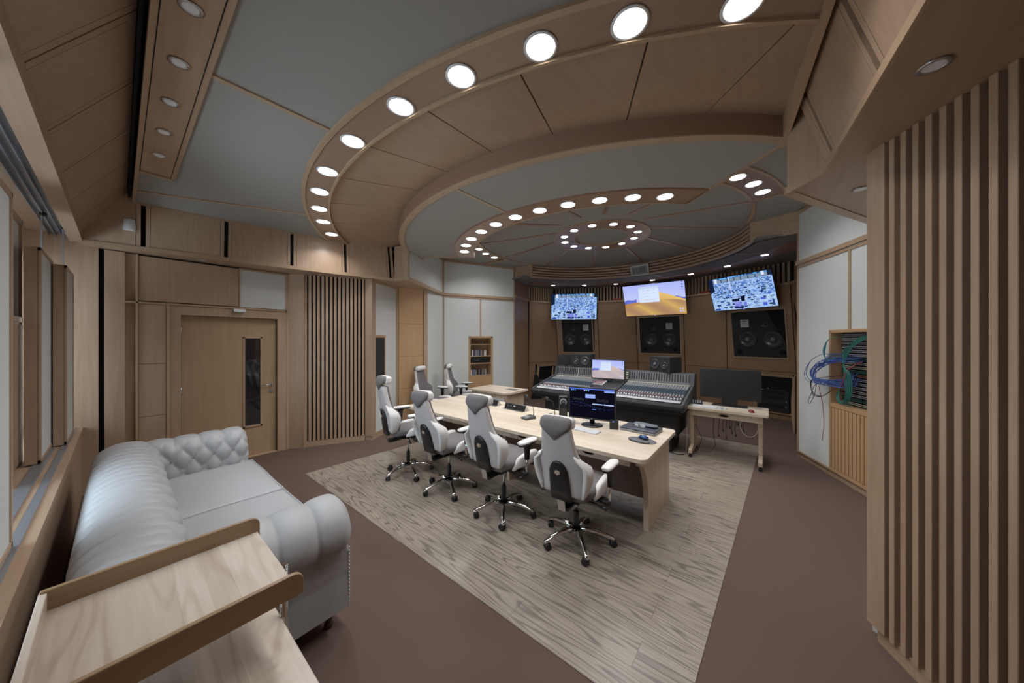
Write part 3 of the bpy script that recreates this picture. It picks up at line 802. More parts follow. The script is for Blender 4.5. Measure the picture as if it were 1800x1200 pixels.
# ---- door
dr = struct('door_1', MB().box(-3.68, -3.50, 0.41, 0.505, 0, 2.19).box(-3.68, -3.50, 1.558, 1.672, 0, 2.19).box(-3.68, -3.50, 0.505, 1.558, 2.07, 2.19), 'maple_z')
MB().box(-3.62, -3.575, 0.505, 0.513, 0, 2.075).box(-3.62, -3.575, 1.55, 1.558, 0, 2.075).box(-3.62, -3.575, 0.505, 1.558, 2.066, 2.075).build('seal', 'void', dr)
MB().box(-3.60, -3.50, 0.41, 1.672, 2.185, 2.19).build('head_lining', 'maple_x', dr)
leaf = MB().box(-3.64, -3.585, 0.512, 1.551, 0.012, 1.0 + 1.066).build('door_leaf', 'door', dr)
v = MB()
v.box(-3.60, -3.572, 1.145, 1.172, 0.43, 1.79).box(-3.60, -3.572, 1.353, 1.38, 0.43, 1.79).box(-3.60, -3.572, 1.145, 1.38, 1.765, 1.79).box(-3.60, -3.572, 1.145, 1.38, 0.43, 0.46)
v.build('vision_frame', 'trim', leaf, bevel=0.003)
MB().box(-3.59, -3.584, 1.172, 1.353, 0.46, 1.765).build('vision_glass', 'doorglass', leaf)
hd = MB().cyl((-3.585, 1.487, 1.052), 0.026, 0.012, 20, 'x').cyl((-3.58, 1.487, 1.052), 0.010, 0.05, 12, 'x')
hd.tube([(-3.53, 1.487, 1.052), (-3.526, 1.44, 1.050), (-3.53, 1.355, 1.047)], 0.010, 10)
hd.build('handle', 'steel', leaf)
MB().cyl((-3.585, 1.487, 0.945), 0.026, 0.010, 20, 'x').box(-3.585, -3.568, 1.482, 1.492, 0.93, 0.96).build('keyhole_plate', 'steel', leaf)
for z in (1.86, 1.06, 0.30): MB().box(-3.585, -3.565, 0.49, 0.512, z - 0.06, z + 0.06).cyl((-3.565, 0.512, z - 0.06), 0.008, 0.12, 8).build('hinge', 'steel', dr)
MB().box(-3.58, -3.50, 0.513, 1.55, 0.0, 0.012).build('threshold', 'trim', dr)

# ---- lights
LN = [0]
def lamp(x, y, z, R=0.077, watts=None, label='', on=True, bez='white_pl', group=None):
    t = thing('downlight', label, 'ceiling light', (x, y, z), group=group)
    MB().lathe([(R, 0.0), (R + 0.014, -0.002), (R + 0.016, -0.006), (R + 0.004, -0.009), (R, -0.006), (R, 0.0)], n=32, caps=False).build('bezel', bez, t)
    MB().cyl((0, 0, -0.006), R, 0.004, 32).build('diffuser', 'lamp' if on else 'lamp_off', t)
    if on:
        ld = bpy.data.lights.new('downlight_lamp', 'AREA'); ld.shape = 'DISK'; ld.size = 2 * R; ld.energy = watts or LAMP_W
        ld.color = (0.97, 0.98, 1.0); ld.spread = rad(135)
        lo = bpy.data.objects.new('downlight_lamp', ld); C.objects.link(lo); lo.parent = t; lo.location = (0, 0, -0.012)
    return t
ordw = ['first', 'second', 'third', 'fourth', 'fifth', 'sixth', 'seventh', 'eighth', 'ninth', 'tenth', 'eleventh', 'twelfth']
R1 = [(2.362, 1.86), (1.921, 1.617), (1.506, 1.443), (1.032, 1.296), (0.531, 1.208), (-0.104, 1.182), (-0.745, 1.244), (-1.245, 1.351), (-1.732, 1.516), (-2.153, 1.717), (-2.611, 1.995)]
R1 = [(4.535 * math.sin(a), CY - 4.535 * math.cos(a)) for a in [math.atan2(x, CY - y) for x, y in R1]]
for i, (x, y) in enumerate(R1):
    lamp(x, y, ZA, label='lit round downlight in the big outer ceiling ring, %s counting from the upper right' % ordw[i], group='downlights of the outer ceiling ring')
R2 = [(-1.669, 3.893), (-1.378, 3.663), (-1.071, 3.48), (-0.735, 3.343), (-0.388, 3.255), (-0.032, 3.209), (0.322, 3.218), (0.664, 3.285), (1.0, 3.392), (1.309, 3.556), (1.589, 3.755)]
for i, (x, y) in enumerate(R2):
    a = math.atan2(x, CY - y)
    lamp(2.53 * math.sin(a), CY - 2.53 * math.cos(a), ZB - 0.02, label='lit round downlight in the inner ceiling arc, %s counting from the left' % ordw[i], group='downlights of the inner ceiling arc')
for i, (x, y) in enumerate([(-2.237, 4.733), (-2.36, 5.067), (-2.425, 5.423)]):
    lamp(x, y, ZC - 0.013, R=0.07, label='lit downlight in the short left arc below the inner arc, %s from the left' % ordw[i], group='downlights of the short left arc')
for i, (x, y) in enumerate([(2.205, 4.524), (2.342, 4.838), (2.427, 5.175)]):
    lamp(x, y, ZC - 0.013, label='lit downlight in the short right arc near the wood coffer, %s from the top' % ordw[i], group='downlights of the short right arc')
R3 = [(-0.432, 5.143), (-0.134, 4.956), (0.216, 4.929), (0.522, 5.085), (0.706, 5.372), (0.719, 5.722), (0.553, 6.038), (0.25, 6.233), (-0.092, 6.261), (-0.402, 6.098), (-0.583, 5.802), (-0.595, 5.452)]
for i, (x, y) in enumerate(R3):
    x2, y2 = (x - 0.06) * 0.985 + 0.06, (y - 5.6) * 0.985 + 5.575
    lamp(x2, y2, ZC - 0.02, R=0.062, watts=LAMP_W * 0.8, label='lit downlight in the small central ceiling ring, %s going clockwise from the upper left' % ordw[i], group='downlights of the small central ring')
Dl = [(-2.342, 7.871), (-1.644, 8.433), (-0.841, 8.779), (0.13, 8.796), (1.058, 8.571), (1.819, 8.133), (2.44, 7.489)]
for i, (x, y) in enumerate(Dl):
    lamp(x, y, ZD - 0.012, R=0.06, watts=LAMP_W * 0.22, label='lit downlight in the low soffit above the wall screens, %s from the left' % ordw[i], group='downlights of the low soffit')
for i, (x, y) in enumerate([(0.335, 0.212), (-0.14, 0.212), (-0.618, 0.212), (-1.096, 0.212), (-1.574, 0.212)]):
    lamp(x, y, 3.325, R=0.03, on=False, bez='steel', label='unlit small steel downlight in the timber beam at upper left, %s from the top' % ordw[i], group='unlit downlights of the timber beam')
for i, (x, y, w_) in enumerate([(-3.349, 0.689, 'above the wide wood panel left of the door'), (-3.25, 2.06, 'above the dark slatted screen'), (-3.05, 3.45, 'in the corner soffit above the wood panel column')]):
    lamp(x, y, ZL, R=0.025, on=False, bez='steel', label='unlit spotlight in the left ledge ' + w_)
for i, (x, y, w_) in enumerate([(2.984, 2.046, 'above the big wooden slats at right'), (2.999, 3.389, 'half hidden behind the right pilaster')]):
    lamp(x, y, ZR, R=0.032, on=False, bez='steel', label='unlit recessed spotlight ' + w_)
#PART3
# ================================================================== FURNITURE AND THINGS
def sgnpow(v, p): return math.copysign(abs(v) ** p, v)
def sring(w, t, n=24, px=0.45, py=0.6, cx=0.0, cy=0.0):
    return [(cx + w * sgnpow(math.cos(2 * PI * k / n), px), cy + t * sgnpow(math.sin(2 * PI * k / n), py)) for k in range(n)]

# ---------------------------------------------------------------- office chairs
def make_chair(x, y, yaw, h, base_rot, label, head=0.0, arm=0.0, group='high-backed white and grey swivel chairs', lean=12.0):
    t = thing('office_chair', label, 'chair', (x, y, 0), yaw, group)
    zf = 0.0042
    hub = MB().lathe([(0.0, 0.065 + zf), (0.030, 0.065 + zf), (0.042, 0.085), (0.042, 0.125), (0.028, 0.135), (0.0, 0.135)], n=20)
    hub.build('base_hub', 'chrome', t)
    for k in range(5):
        a = rad(base_rot + 72 * k) - yaw
        d = Vector((math.cos(a), math.sin(a), 0)); s = Vector((-d.y, d.x, 0))
        R = []
        for r, z, w, th in ((0.02, 0.112, 0.026, 0.024), (0.10, 0.120, 0.025, 0.022), (0.18, 0.108, 0.022, 0.019), (0.25, 0.088, 0.020, 0.016), (0.298, 0.070, 0.021, 0.015), (0.316, 0.064, 0.014, 0.010)):
            R.append([d * r + s * (w * sgnpow(math.cos(2 * PI * i / 12), 0.8)) + Vector((0, 0, z + zf + th * math.sin(2 * PI * i / 12))) for i in range(12)])
        leg = MB().loft(R).build('base_leg', 'chrome', t)
        cst = MB()
        c0 = d * 0.295 + Vector((0, 0, 0.0275 + zf))
        ca = a + 0.9 * k + 0.4; cd_ = Vector((math.cos(ca), math.sin(ca), 0)); cs = Vector((-cd_.y, cd_.x, 0))
        cc_ = c0 + cd_ * 0.012
        for sd in (-1, 1):
            cst.cyl(cc_ + cs * (0.006 * sd if sd > 0 else -0.024), 0.027, 0.018, 20, axis=cs)
        cst.cyl(c0 + Vector((0, 0, 0.01)), 0.010, 0.035, 10)
        cst.loft([[cc_ + cs * (w_ * math.cos(2 * PI * i / 12)) + cd_ * (l_ * math.sin(2 * PI * i / 12)) + Vector((0, 0, z_)) for i in range(12)] for w_, l_, z_ in ((0.024, 0.028, 0.006), (0.022, 0.026, 0.022), (0.012, 0.012, 0.031))])
        cst.build('caster', 'black', leg)
    MB().lathe([(0.0, 0.125), (0.024, 0.125), (0.024, 0.26 + h * 0.3), (0.020, 0.265 + h * 0.3), (0, 0.265 + h * 0.3)], n=18).build('gas_lift_sleeve', 'black', t)
    MB().cyl((0, 0, 0.26 + h * 0.3), 0.014, 0.18 + h * 0.7, 16).build('gas_lift', 'chrome', t)
    z0 = 0.42 + h
    mech = MB().box(-0.09, 0.09, -0.15, 0.14, z0 - 0.02, z0 + 0.035).box(-0.27, 0.27, -0.03, 0.05, z0 - 0.005, z0 + 0.02).box(-0.05, 0.05, -0.26, -0.12, z0 - 0.035, z0 - 0.01)
    mech.build('mechanism', 'black', t, bevel=0.006)
    for sx in (-1, 1):
        lv = MB().tube([(sx * 0.08, -0.06, z0 + 0.0), (sx * 0.20, -0.06, z0 - 0.005), (sx * 0.25, -0.07, z0 - 0.01)], [0.006, 0.006, 0.006], 8)
        lv.tube([(sx * 0.245, -0.07, z0 - 0.01), (sx * 0.30, -0.08, z0 - 0.014)], 0.011, 10)
        lv.build('lever', 'black', t)
    # seat
    zs = z0 + 0.035
    R = []
    for yy, w, zt, zb in ((-0.23, 0.15, 0.085, 0.02), (-0.21, 0.195, 0.105, 0.0), (-0.10, 0.21, 0.100, 0.0), (0.05, 0.215, 0.095, 0.0), (0.18, 0.215, 0.105, 0.0), (0.25, 0.21, 0.10, 0.005), (0.285, 0.19, 0.065, 0.01)):
        m_, hh = (zt + zb) / 2, (zt - zb) / 2
        R.append([(px_, yy, zs + m_ + pz_) for px_, pz_ in sring(w, hh, 24, 0.5, 0.7)])
    MB().loft(R).build('seat', 'grey_fab', t)
    for sx in (-1, 1):
        R = []
        for yy, zt, w in ((-0.10, 0.03, 0.010), (-0.06, 0.075, 0.024), (0.0, 0.105, 0.030), (0.10, 0.120, 0.034), (0.20, 0.125, 0.034), (0.26, 0.115, 0.030), (0.295, 0.075, 0.016)):
            R.append([(sx * (0.205) + px_, yy, zs + zt / 2 + pz_) for px_, pz_ in sring(w, zt / 2, 16, 0.7, 0.6)])
        MB().loft(R).build('seat_bolster', 'chair_white', t)
    # back
    tl = math.tan(rad(lean))
    zb0 = zs + 0.06
    def by(z): return -0.245 - (z - zb0) * tl
    prof = [(0.00, .170, .00), (0.02, .190, .03), (0.08, .205, .055), (0.15, .222, .075), (0.22, .232, .080), (0.262, .228, .065), (0.285, .198, .035), (0.31, .170, .018), (0.36, .152, .008), (0.44, .138, .0), (0.52, .125, .0), (0.565, .118, .0), (0.58, .106, .0)]
    def shell(k, t0, yoff, sc, wing, zlo=0.0, zhi=9):
        R = []
        for dz, w, f in prof:
            if dz < zlo or dz > zhi: continue
            z = zb0 + dz; ring = []
            for i in range(28):
                a = 2 * PI * i / 28
                xx = w * sc * sgnpow(math.cos(a), 0.35); yy = t0 * sgnpow(math.sin(a), 0.45)
                if dz > 0.57 or dz < 0.01: yy *= 0.6
                yy += f * wing * (abs(xx) / (w * sc)) ** 3
                ring.append((xx, by(z) + yoff + yy, z))
            R.append(ring)
        return MB().loft(R)
    shell(0, 0.034, 0.0, 1.0, 1.0).build('backrest', 'chair_back', t)
    shell(0, 0.022, 0.034, 0.90, 0.85, 0.02, 0.57).build('back_cushion', 'grey_fab', t)
    for sx in (-1, 1):      # side bolsters of the backrest, bulging forwards
        R = []
        for dz, f, w in ((0.01, 0.010, 0.012), (0.06, 0.050, 0.022), (0.13, 0.082, 0.028), (0.20, 0.092, 0.028), (0.26, 0.075, 0.024), (0.31, 0.035, 0.016), (0.35, 0.012, 0.008)):
            z = zb0 + dz; ww = [p[1] for p in prof if p[0] <= dz + 0.02][-1]
            R.append([(sx * (ww - 0.012) + px_, by(z) + f / 2 + py_ - 0.01, z) for px_, py_ in sring(w, f / 2 + 0.02, 16, 0.7, 0.7)])
        MB().loft(R).build('back_bolster', 'chair_white', t)
    # black back plate with emblem
    R = []
    for dz, w in ((-0.035, 0.090), (0.05, 0.088), (0.15, 0.084), (0.21, 0.078), (0.25, 0.062), (0.278, 0.040), (0.29, 0.014)):
        z = zb0 + dz
        R.append([(px_, by(z) - 0.036 + py_, z) for px_, py_ in sring(w, 0.022, 20, 0.7, 0.6)])
    bp = MB().loft(R).build('back_plate', 'black', t)
    em = MB(); ze = zb0 + 0.20
    for w_, a_, b_ in ((0.006, 0.014, 0.020), (0.022, 0.004, 0.013), (0.022, -0.010, -0.001), (0.006, -0.018, -0.012)):
        em.box(-w_, w_, by(ze) - 0.0625, by(ze) - 0.054, ze + a_, ze + b_)
    em.build('emblem', 'gold', bp)
    # flat steel strut
    st = MB()
    P = [(0, by(zb0) - 0.045, zb0 - 0.02), (0, by(zb0) - 0.028, zs - 0.02), (0, by(zb0) - 0.02, z0 - 0.035), (0, by(zb0) + 0.005, z0 - 0.05), (0, -0.14, z0 - 0.04)]
    R = []
    for i, p in enumerate(P):
        q0 = Vector(P[max(i - 1, 0)]); q1 = Vector(P[min(i + 1, len(P) - 1)]); d = (q1 - q0).normalized(); nrm = Vector((1, 0, 0)).cross(d)
        R.append([Vector(p) + Vector((sx * 0.032, 0, 0)) + nrm * sy * 0.004 for sx, sy in ((-1, -1), (1, -1), (1, 1), (-1, 1))])
    st.loft(R, smooth=False).build('back_strut', 'steel', t)
    # headrest
    zh = zb0 + 0.575 + head
    yb = by(zb0 + 0.575)
    R = []
    for xx, s_ in ((-0.130, 0.35), (-0.126, 0.75), (-0.105, 1.0), (0, 1.04), (0.105, 1.0), (0.126, 0.75), (0.130, 0.35)):
        R.append([(xx, yb + 0.045 + py_ * s_, zh + 0.045 + pz_ * s_) for py_, pz_ in sring(0.050, 0.048, 18, 0.8, 0.8)])
    MB().loft(R).build('headrest', 'chair_white', t)
    R = []
    for dz, w, t0, yo in ((-0.078, 0.006, 0.008, -0.028), (-0.055, 0.030, 0.014, -0.031), (-0.025, 0.072, 0.022, -0.031), (0.003, 0.112, 0.030, -0.026), (0.025, 0.130, 0.036, -0.018), (0.055, 0.133, 0.044, -0.004), (0.078, 0.127, 0.046, 0.004), (0.090, 0.112, 0.030, 0.008), (0.094, 0.08, 0.016, 0.008)):
        R.append([(px_, yb + yo + py_, zh + dz) for px_, py_ in sring(w, t0, 22, 0.7, 0.75)])
    MB().loft(R).build('headrest_cap', 'grey_fab', t)
    # arms
    za = zs + 0.27 + arm
    for sx in (-1, 1):
        ar = MB().tube([(sx * 0.26, 0.01, z0 + 0.01), (sx * 0.29, 0.0, z0 + 0.02), (sx * 0.295, 0.0, za - 0.10)], 0.014, 12)
        a_ = ar.build('arm_post', 'chrome', t)
        MB().loft([[(sx * 0.296 + px_, 0.0 + py_, z) for px_, py_ in sring(w, w2, 16, 0.6, 0.6)] for z, w, w2 in ((z0 + 0.14, 0.019, 0.024), (za - 0.04, 0.022, 0.034), (za - 0.016, 0.028, 0.05))]).build('arm_sleeve', 'black', a_)
        MB().cyl((sx * 0.275, 0.0, z0 - 0.012), 0.03, 0.03, 16).build('arm_socket', 'black', a_)
        R = []
        for yy, w, s_ in ((-0.125, 0.018, 0.5), (-0.115, 0.034, 0.85), (-0.07, 0.042, 1), (0.05, 0.044, 1), (0.10, 0.038, 0.9), (0.13, 0.02, 0.5)):
            R.append([(sx * 0.296 + px_, yy + 0.01, za + 0.006 + pz_ * s_) for px_, pz_ in sring(w, 0.018, 18, 0.8, 0.8)])
        pad = MB().loft(R).build('arm_pad', 'chair_white', t)
        R = [[(sx * 0.296 + px_, yy + 0.01, za - 0.014 + pz_) for px_, pz_ in sring(w, 0.009, 14, 0.7, 0.7)] for yy, w in ((-0.12, 0.02), (-0.10, 0.036), (0.08, 0.038), (0.12, 0.018))]
        MB().loft(R).build('arm_tray', 'black', pad)
    return t
make_chair(1.18, 2.48, 0.04, 0.0, 25, 'white and grey high-backed swivel chair nearest the camera at the right end of the desk', head=-0.03)
make_chair(0.40, 2.43, -0.03, 0.055, 21, 'second chair from the right at the long desk, back plate with emblem seen square on', head=0.0)
make_chair(-0.43, 2.42, 0.0, 0.03, -30, 'third chair from the right at the desk, leaning low between the two taller ones', head=-0.02, lean=15)
make_chair(-1.19, 2.37, -0.22, 0.085, -15, 'leftmost chair on the near side of the desk, beside the flush wall speaker', head=0.03, lean=9)
make_chair(-2.72, 3.95, -1.25, 0.03, 10, 'swivel chair behind the left end of the long desk by the wood panel column', head=0.0)
make_chair(-2.72, 4.75, -0.95, 0.03, 40, 'swivel chair seen in profile against the cream wall near the corner', head=0.0)

# ---------------------------------------------------------------- long desk
def bracket_panel(name, x0, x1, prof, mat, parent):
    """side panel: profile in YZ extruded along x"""
    return MB().extrude([(x0, y, z) for y, z in prof], (x1 - x0, 0, 0)).build(name, mat, parent, bevel=0.002)
def round_rect(x0, x1, y0, y1, r, n=6, which=(1, 1, 1, 1)):
    pts = []
    for (cx, cy, a0), on in zip(((x0 + r, y0 + r, PI), (x1 - r, y0 + r, 1.5 * PI), (x1 - r, y1 - r, 0), (x0 + r, y1 - r, 0.5 * PI)), which):
        if on:
            for k in range(n + 1): pts.append((cx + r * math.cos(a0 + k * PI / 2 / n), cy + r * math.sin(a0 + k * PI / 2 / n)))
        else:
            pts.append((cx + r * math.sqrt(2) * math.cos(a0 + PI / 4), cy + r * math.sqrt(2) * math.sin(a0 + PI / 4)))
    return pts
ZT = 0.75
dk = thing('long_desk', 'long pale ash desk with curved end panels in the middle of the room', 'desk', (0, 3.28, 0.004))
def at_(o): return o
def L(x, y): return (x - 0.0, y - 3.28)
MB().prism([L(*p) for p in round_rect(-1.81, 1.69, 2.71, 3.865, 0.07)], ZT - 0.042, ZT - 0.004).build('desk_top', 'ash_x', dk, bevel=0.004)
prof = [(-0.50, 0.71)] + [(-0.50 + 0.22 * math.sin(t) * 1.0, 0.66 - 0.40 * (1 - math.cos(t))) for t in [0.0, 0.25, 0.5, 0.75, 1.0, 1.25, 1.5]] + [(-0.275, 0.0), (0.50, 0.0), (0.50, 0.71)]
for x0 in (1.585, -1.72): bracket_panel('end_panel', x0, x0 + 0.045, prof, 'ash_z', dk)
bracket_panel('mid_panel', -0.06, -0.02, [(-0.40, 0.70), (-0.25, 0.4), (-0.25, 0.0), (0.3, 0.0), (0.3, 0.70)], 'ash_z', dk)
MB().box(-1.68, 1.59, 0.12, 0.145, 0.10, 0.71).build('modesty_board', 'walnut', dk)
xs = [-1.66, -0.86, -0.05, 0.74, 1.53]
for a, b in zip(xs[:-1], xs[1:]):
    d_ = MB().box(a + 0.006, b - 0.006, -0.47, -0.45, 0.625, 0.705).box(a + 0.02, b - 0.02, -0.45, -0.05, 0.63, 0.70).build('drawer', 'ash_x', dk, bevel=0.0015)
    m_ = (a + b) / 2
    MB().loft([[(m_ + 0.062 * k2 * math.cos(2 * PI * i / 24), y_, 0.665 + 0.018 * k2 * math.sin(2 * PI * i / 24)) for i in range(24)] for y_, k2 in ((-0.4705, 1.0), (-0.473, 0.9), (-0.4705, 0.8))], smooth=True).build('handle', 'oak_rail', d_)
# ---------------------------------------------------------------- small desk at left and rolling desk at right
sd = thing('side_desk', 'small pale ash desk standing alone behind the long desk near the bookshelf', 'desk', (-1.78, 4.83, 0))
MB().prism([(-0.52, -0.34), (0.42, -0.34), (0.51, -0.22), (0.51, 0.33), (-0.52, 0.33)], 0.712, 0.75).build('desk_top', 'ash_x', sd, bevel=0.003)
prof = [(-0.30, 0.71), (-0.30, 0.62), (-0.14, 0.35), (-0.14, 0.0), (0.28, 0.0), (0.28, 0.71)]
for x0 in (0.40, -0.46): bracket_panel('end_panel', x0, x0 + 0.04, prof, 'ash_z', sd)
MB().box(-0.42, 0.40, -0.30, -0.28, 0.63, 0.71).build('drawer', 'ash_x', sd)
MB().box(0.18, 0.42, 0.0, 0.17, 0.75, 0.753).build('inset_plate', 'steel', sd)

rd = thing('rolling_desk', 'pale ash computer desk on black casters at the right of the mixing console', 'desk', (1.99, 5.60, 0.0))
MB().prism(round_rect(-0.50, 0.50, -0.25, 0.33, 0.02), 0.708, 0.745).build('desk_top', 'ash_x', rd, bevel=0.003)
dd = MB().box(-0.39, 0.39, -0.19, -0.17, 0.615, 0.70).box(-0.37, 0.37, -0.17, 0.1, 0.62, 0.70).build('drawer', 'ash_x', rd, bevel=0.0015)
MB().loft([[(0.062 * k2 * math.cos(2 * PI * i / 24), y_, 0.658 + 0.018 * k2 * math.sin(2 * PI * i / 24)) for i in range(24)] for y_, k2 in ((-0.1905, 1.0), (-0.193, 0.9), (-0.1905, 0.8))]).build('handle', 'oak_rail', dd)
prof = [(-0.20, 0.705), (-0.20, 0.62), (-0.15, 0.55), (-0.12, 0.40), (-0.12, 0.16), (-0.30, 0.115), (-0.30, 0.065), (0.28, 0.065), (0.28, 0.115), (0.16, 0.16), (0.16, 0.50), (0.24, 0.62), (0.24, 0.705)]
for x0 in (-0.43, 0.39):
    pn = bracket_panel('end_panel', x0, x0 + 0.045, prof, 'ash_z', rd)
    for yy in (-0.26, 0.24):
        MB().cyl((x0 + 0.004, yy, 0.03), 0.03, 0.015, 18, 'x').cyl((x0 + 0.026, yy, 0.03), 0.03, 0.015, 18, 'x').box(x0 + 0.008, x0 + 0.037, yy - 0.02, yy + 0.02, 0.035, 0.066).build('caster', 'black', pn)

# ---------------------------------------------------------------- mixing console
cn = thing('mixing_console', 'large black analogue mixing console with hundreds of knobs and white faders', 'mixing desk', (0.22, 5.05, 0.004), 0.0)
XL, XR = -1.34, 1.32
slope = math.atan2(0.17, 0.80)
def surf(x, s, up=0.0):      # point on the sloping surface, s metres up from the armrest
    return Vector((x, 0.10 + s * math.cos(slope) - up * math.sin(slope), 0.80 + s * math.sin(slope) + up * math.cos(slope)))
MB().extrude([(XL, 0.0, 0.72), (XL, -0.01, 0.76), (XL, 0.01, 0.79), (XL, 0.10, 0.795), (XL, 0.10, 0.70), (XL, 0.03, 0.69)], (XR - XL, 0, 0)).build('armrest', 'black_matt', cn, bevel=0.004)
MB().extrude([(XL + 0.03, 0.08, 0.64), (XL + 0.03, 0.10, 0.79), (XL + 0.03, 0.90, 0.96), (XL + 0.03, 1.10, 0.96), (XL + 0.03, 1.05, 0.62)], (XR - XL - 0.06, 0, 0)).build('body', 'black_matt', cn)
MB().box(XL + 0.18, XR - 0.12, 0.20, 1.0, 0.26, 0.66).box(XL + 0.25, XL + 0.4, 0.3, 0.9, 0.0, 0.26).box(XR - 0.36, XR - 0.22, 0.3, 0.9, 0.0, 0.26).build('underframe', 'black_matt', cn, bevel=0.03)
for x0 in (XL, XR - 0.035):
    MB().extrude([(x0, 0.02, 0.69), (x0, 0.02, 0.80), (x0, 0.12, 0.83), (x0, 0.88, 1.0), (x0, 0.93, 1.17), (x0, 1.12, 1.17), (x0, 1.12, 0.66)], (0.035, 0, 0)).build('side_cheek', 'darkgrey', cn, bevel=0.004)
SECT = ((XL + 0.05, -0.30), (0.10 + 0.14, XR - 0.06))
def slab(mb, x0, x1, s0, s1, u0, u1):
    v = [surf(x, s, u) for u in (u0, u1) for s in (s0, s1) for x in (x0, x1)]
    return mb.add(v, [(0, 2, 3, 1), (4, 5, 7, 6), (0, 1, 5, 4), (2, 6, 7, 3), (0, 4, 6, 2), (1, 3, 7, 5)])
for si, (a, b) in enumerate(SECT):
    slab(MB(), a, b, 0.0, 0.80, 0.0, 0.006).build('channel_field', 'darkgrey', cn)
    slab(MB(), a, b, 0.0, 0.045, 0.006, 0.010).build('script_strip', 'lightgrey', cn)
    slab(MB(), a, b, 0.052, 0.066, 0.006, 0.014).build('white_rail', 'white_pl', cn)
    slab(MB(), a, b, 0.785, 0.80, 0.006, 0.016).build('cream_rail', 'cream_strip', cn)
    n = 24; wch = (b - a) / n
    grp = {'white_pl': MB(), 'greyknob': MB(), 'blueknob': MB(), 'redknob': MB(), 'void': MB(), 'steel': MB()}
    def knob(mat, x, s, r, hgt=0.014):
        nrm = Vector((0, -math.sin(slope), math.cos(slope)))
        grp[mat].cyl(surf(x, s, 0.006), r, hgt, 6, axis=nrm, r2=r * 0.75, smooth=False)
    for c in range(n):
        x = a + (c + 0.5) * wch
        slab(grp['void'], x - 0.003, x + 0.003, 0.08, 0.22, 0.006, 0.007)
        sf = 0.10 + 0.05 * random.random()
        slab(grp['white_pl'], x - 0.009, x + 0.009, sf, sf + 0.035, 0.006, 0.022)
        slab(grp['white_pl'], x - 0.006, x + 0.006, 0.012, 0.022, 0.010, 0.013)
        knob('redknob', x - 0.012, 0.24, 0.007); knob('greyknob', x + 0.010, 0.09, 0.006)
        for r_ in range(3): knob('greyknob', x, 0.262 + r_ * 0.030, 0.010)
        for r_ in range(8): knob('blueknob', x + (0.008 if r_ % 2 else -0.008), 0.36 + r_ * 0.027, 0.010)
        for r_ in range(7): knob('greyknob', x + (0.007 if r_ % 2 else -0.007), 0.585 + r_ * 0.027, 0.009)
        slab(grp['steel'], x - wch / 2 - 0.001, x - wch / 2 + 0.001, 0.07, 0.78, 0.006, 0.008)
    for mat, nm in (('white_pl', 'fader_caps'), ('greyknob', 'grey_knobs'), ('blueknob', 'blue_knobs'), ('redknob', 'red_buttons'), ('void', 'fader_slots'), ('steel', 'channel_dividers')):
        o = grp[mat].build(nm, mat, cn); o['kind'] = 'stuff'
slab(MB(), -0.29, 0.23, 0.0, 0.80, 0.004, 0.02).build('centre_panel', 'black', cn)
slab(MB(), -0.30, -0.10, 0.42, 0.76, 0.02, 0.03).build('routing_panel', 'lightgrey', cn)
g1 = MB(); g2 = MB()
for i in range(6):
    for j in range(9):
        v = [surf(-0.29 + i * 0.032, 0.44 + j * 0.034, u) for u in (0.03,)][0]
        (g1 if (i + j) % 3 else g2).cyl(v, 0.010, 0.012, 8, smooth=False)
g1.build('routing_knobs', 'midgrey', cn)['kind'] = 'stuff'; g2.build('routing_buttons', 'redknob', cn)['kind'] = 'stuff'
# meter bridge
def mbx(x0, x1, z0, z1, d0, d1, mat, nm, par=cn):
    y0 = 0.895; k = 0.30   # leans back
    v = [Vector((x, y0 + (z - 0.98) * k - d, z)) for d in (d0, d1) for z in (z0, z1) for x in (x0, x1)]
    return MB().add(v, [(0, 2, 3, 1), (4, 5, 7, 6), (0, 1, 5, 4), (2, 6, 7, 3), (0, 4, 6, 2), (1, 3, 7, 5)]).build(nm, mat, par)
mbx(XL + 0.03, XR - 0.03, 0.96, 1.17, -0.15, 0.0, 'darkgrey', 'meter_bridge')
for a, b in SECT:
    for j in range(2):
        x0 = a + j * (b - a) / 2; x1 = a + (j + 1) * (b - a) / 2
        mbx(x0 + 0.008, x1 - 0.008, 0.985, 1.155, 0.0, 0.004, 'midgrey', 'meter_panel')
        n = 12
        for k in range(n):
            xx = x0 + (k + 0.5) * (x1 - x0) / n
            mbx(xx - 0.012, xx + 0.012, 1.02, 1.145, 0.004, 0.006, 'black', 'meter')
    mbx((a + b) / 2 - 0.004, (a + b) / 2 + 0.004, 0.985, 1.16, 0.0, 0.012, 'lightgrey', 'divider')
for i in range(2):
    for j in range(4):
        mbx(0.135 + i * 0.055, 0.175 + i * 0.055, 1.01 + j * 0.036, 1.03 + j * 0.036, 0.0, 0.006, 'cream_strip', 'bridge_button')

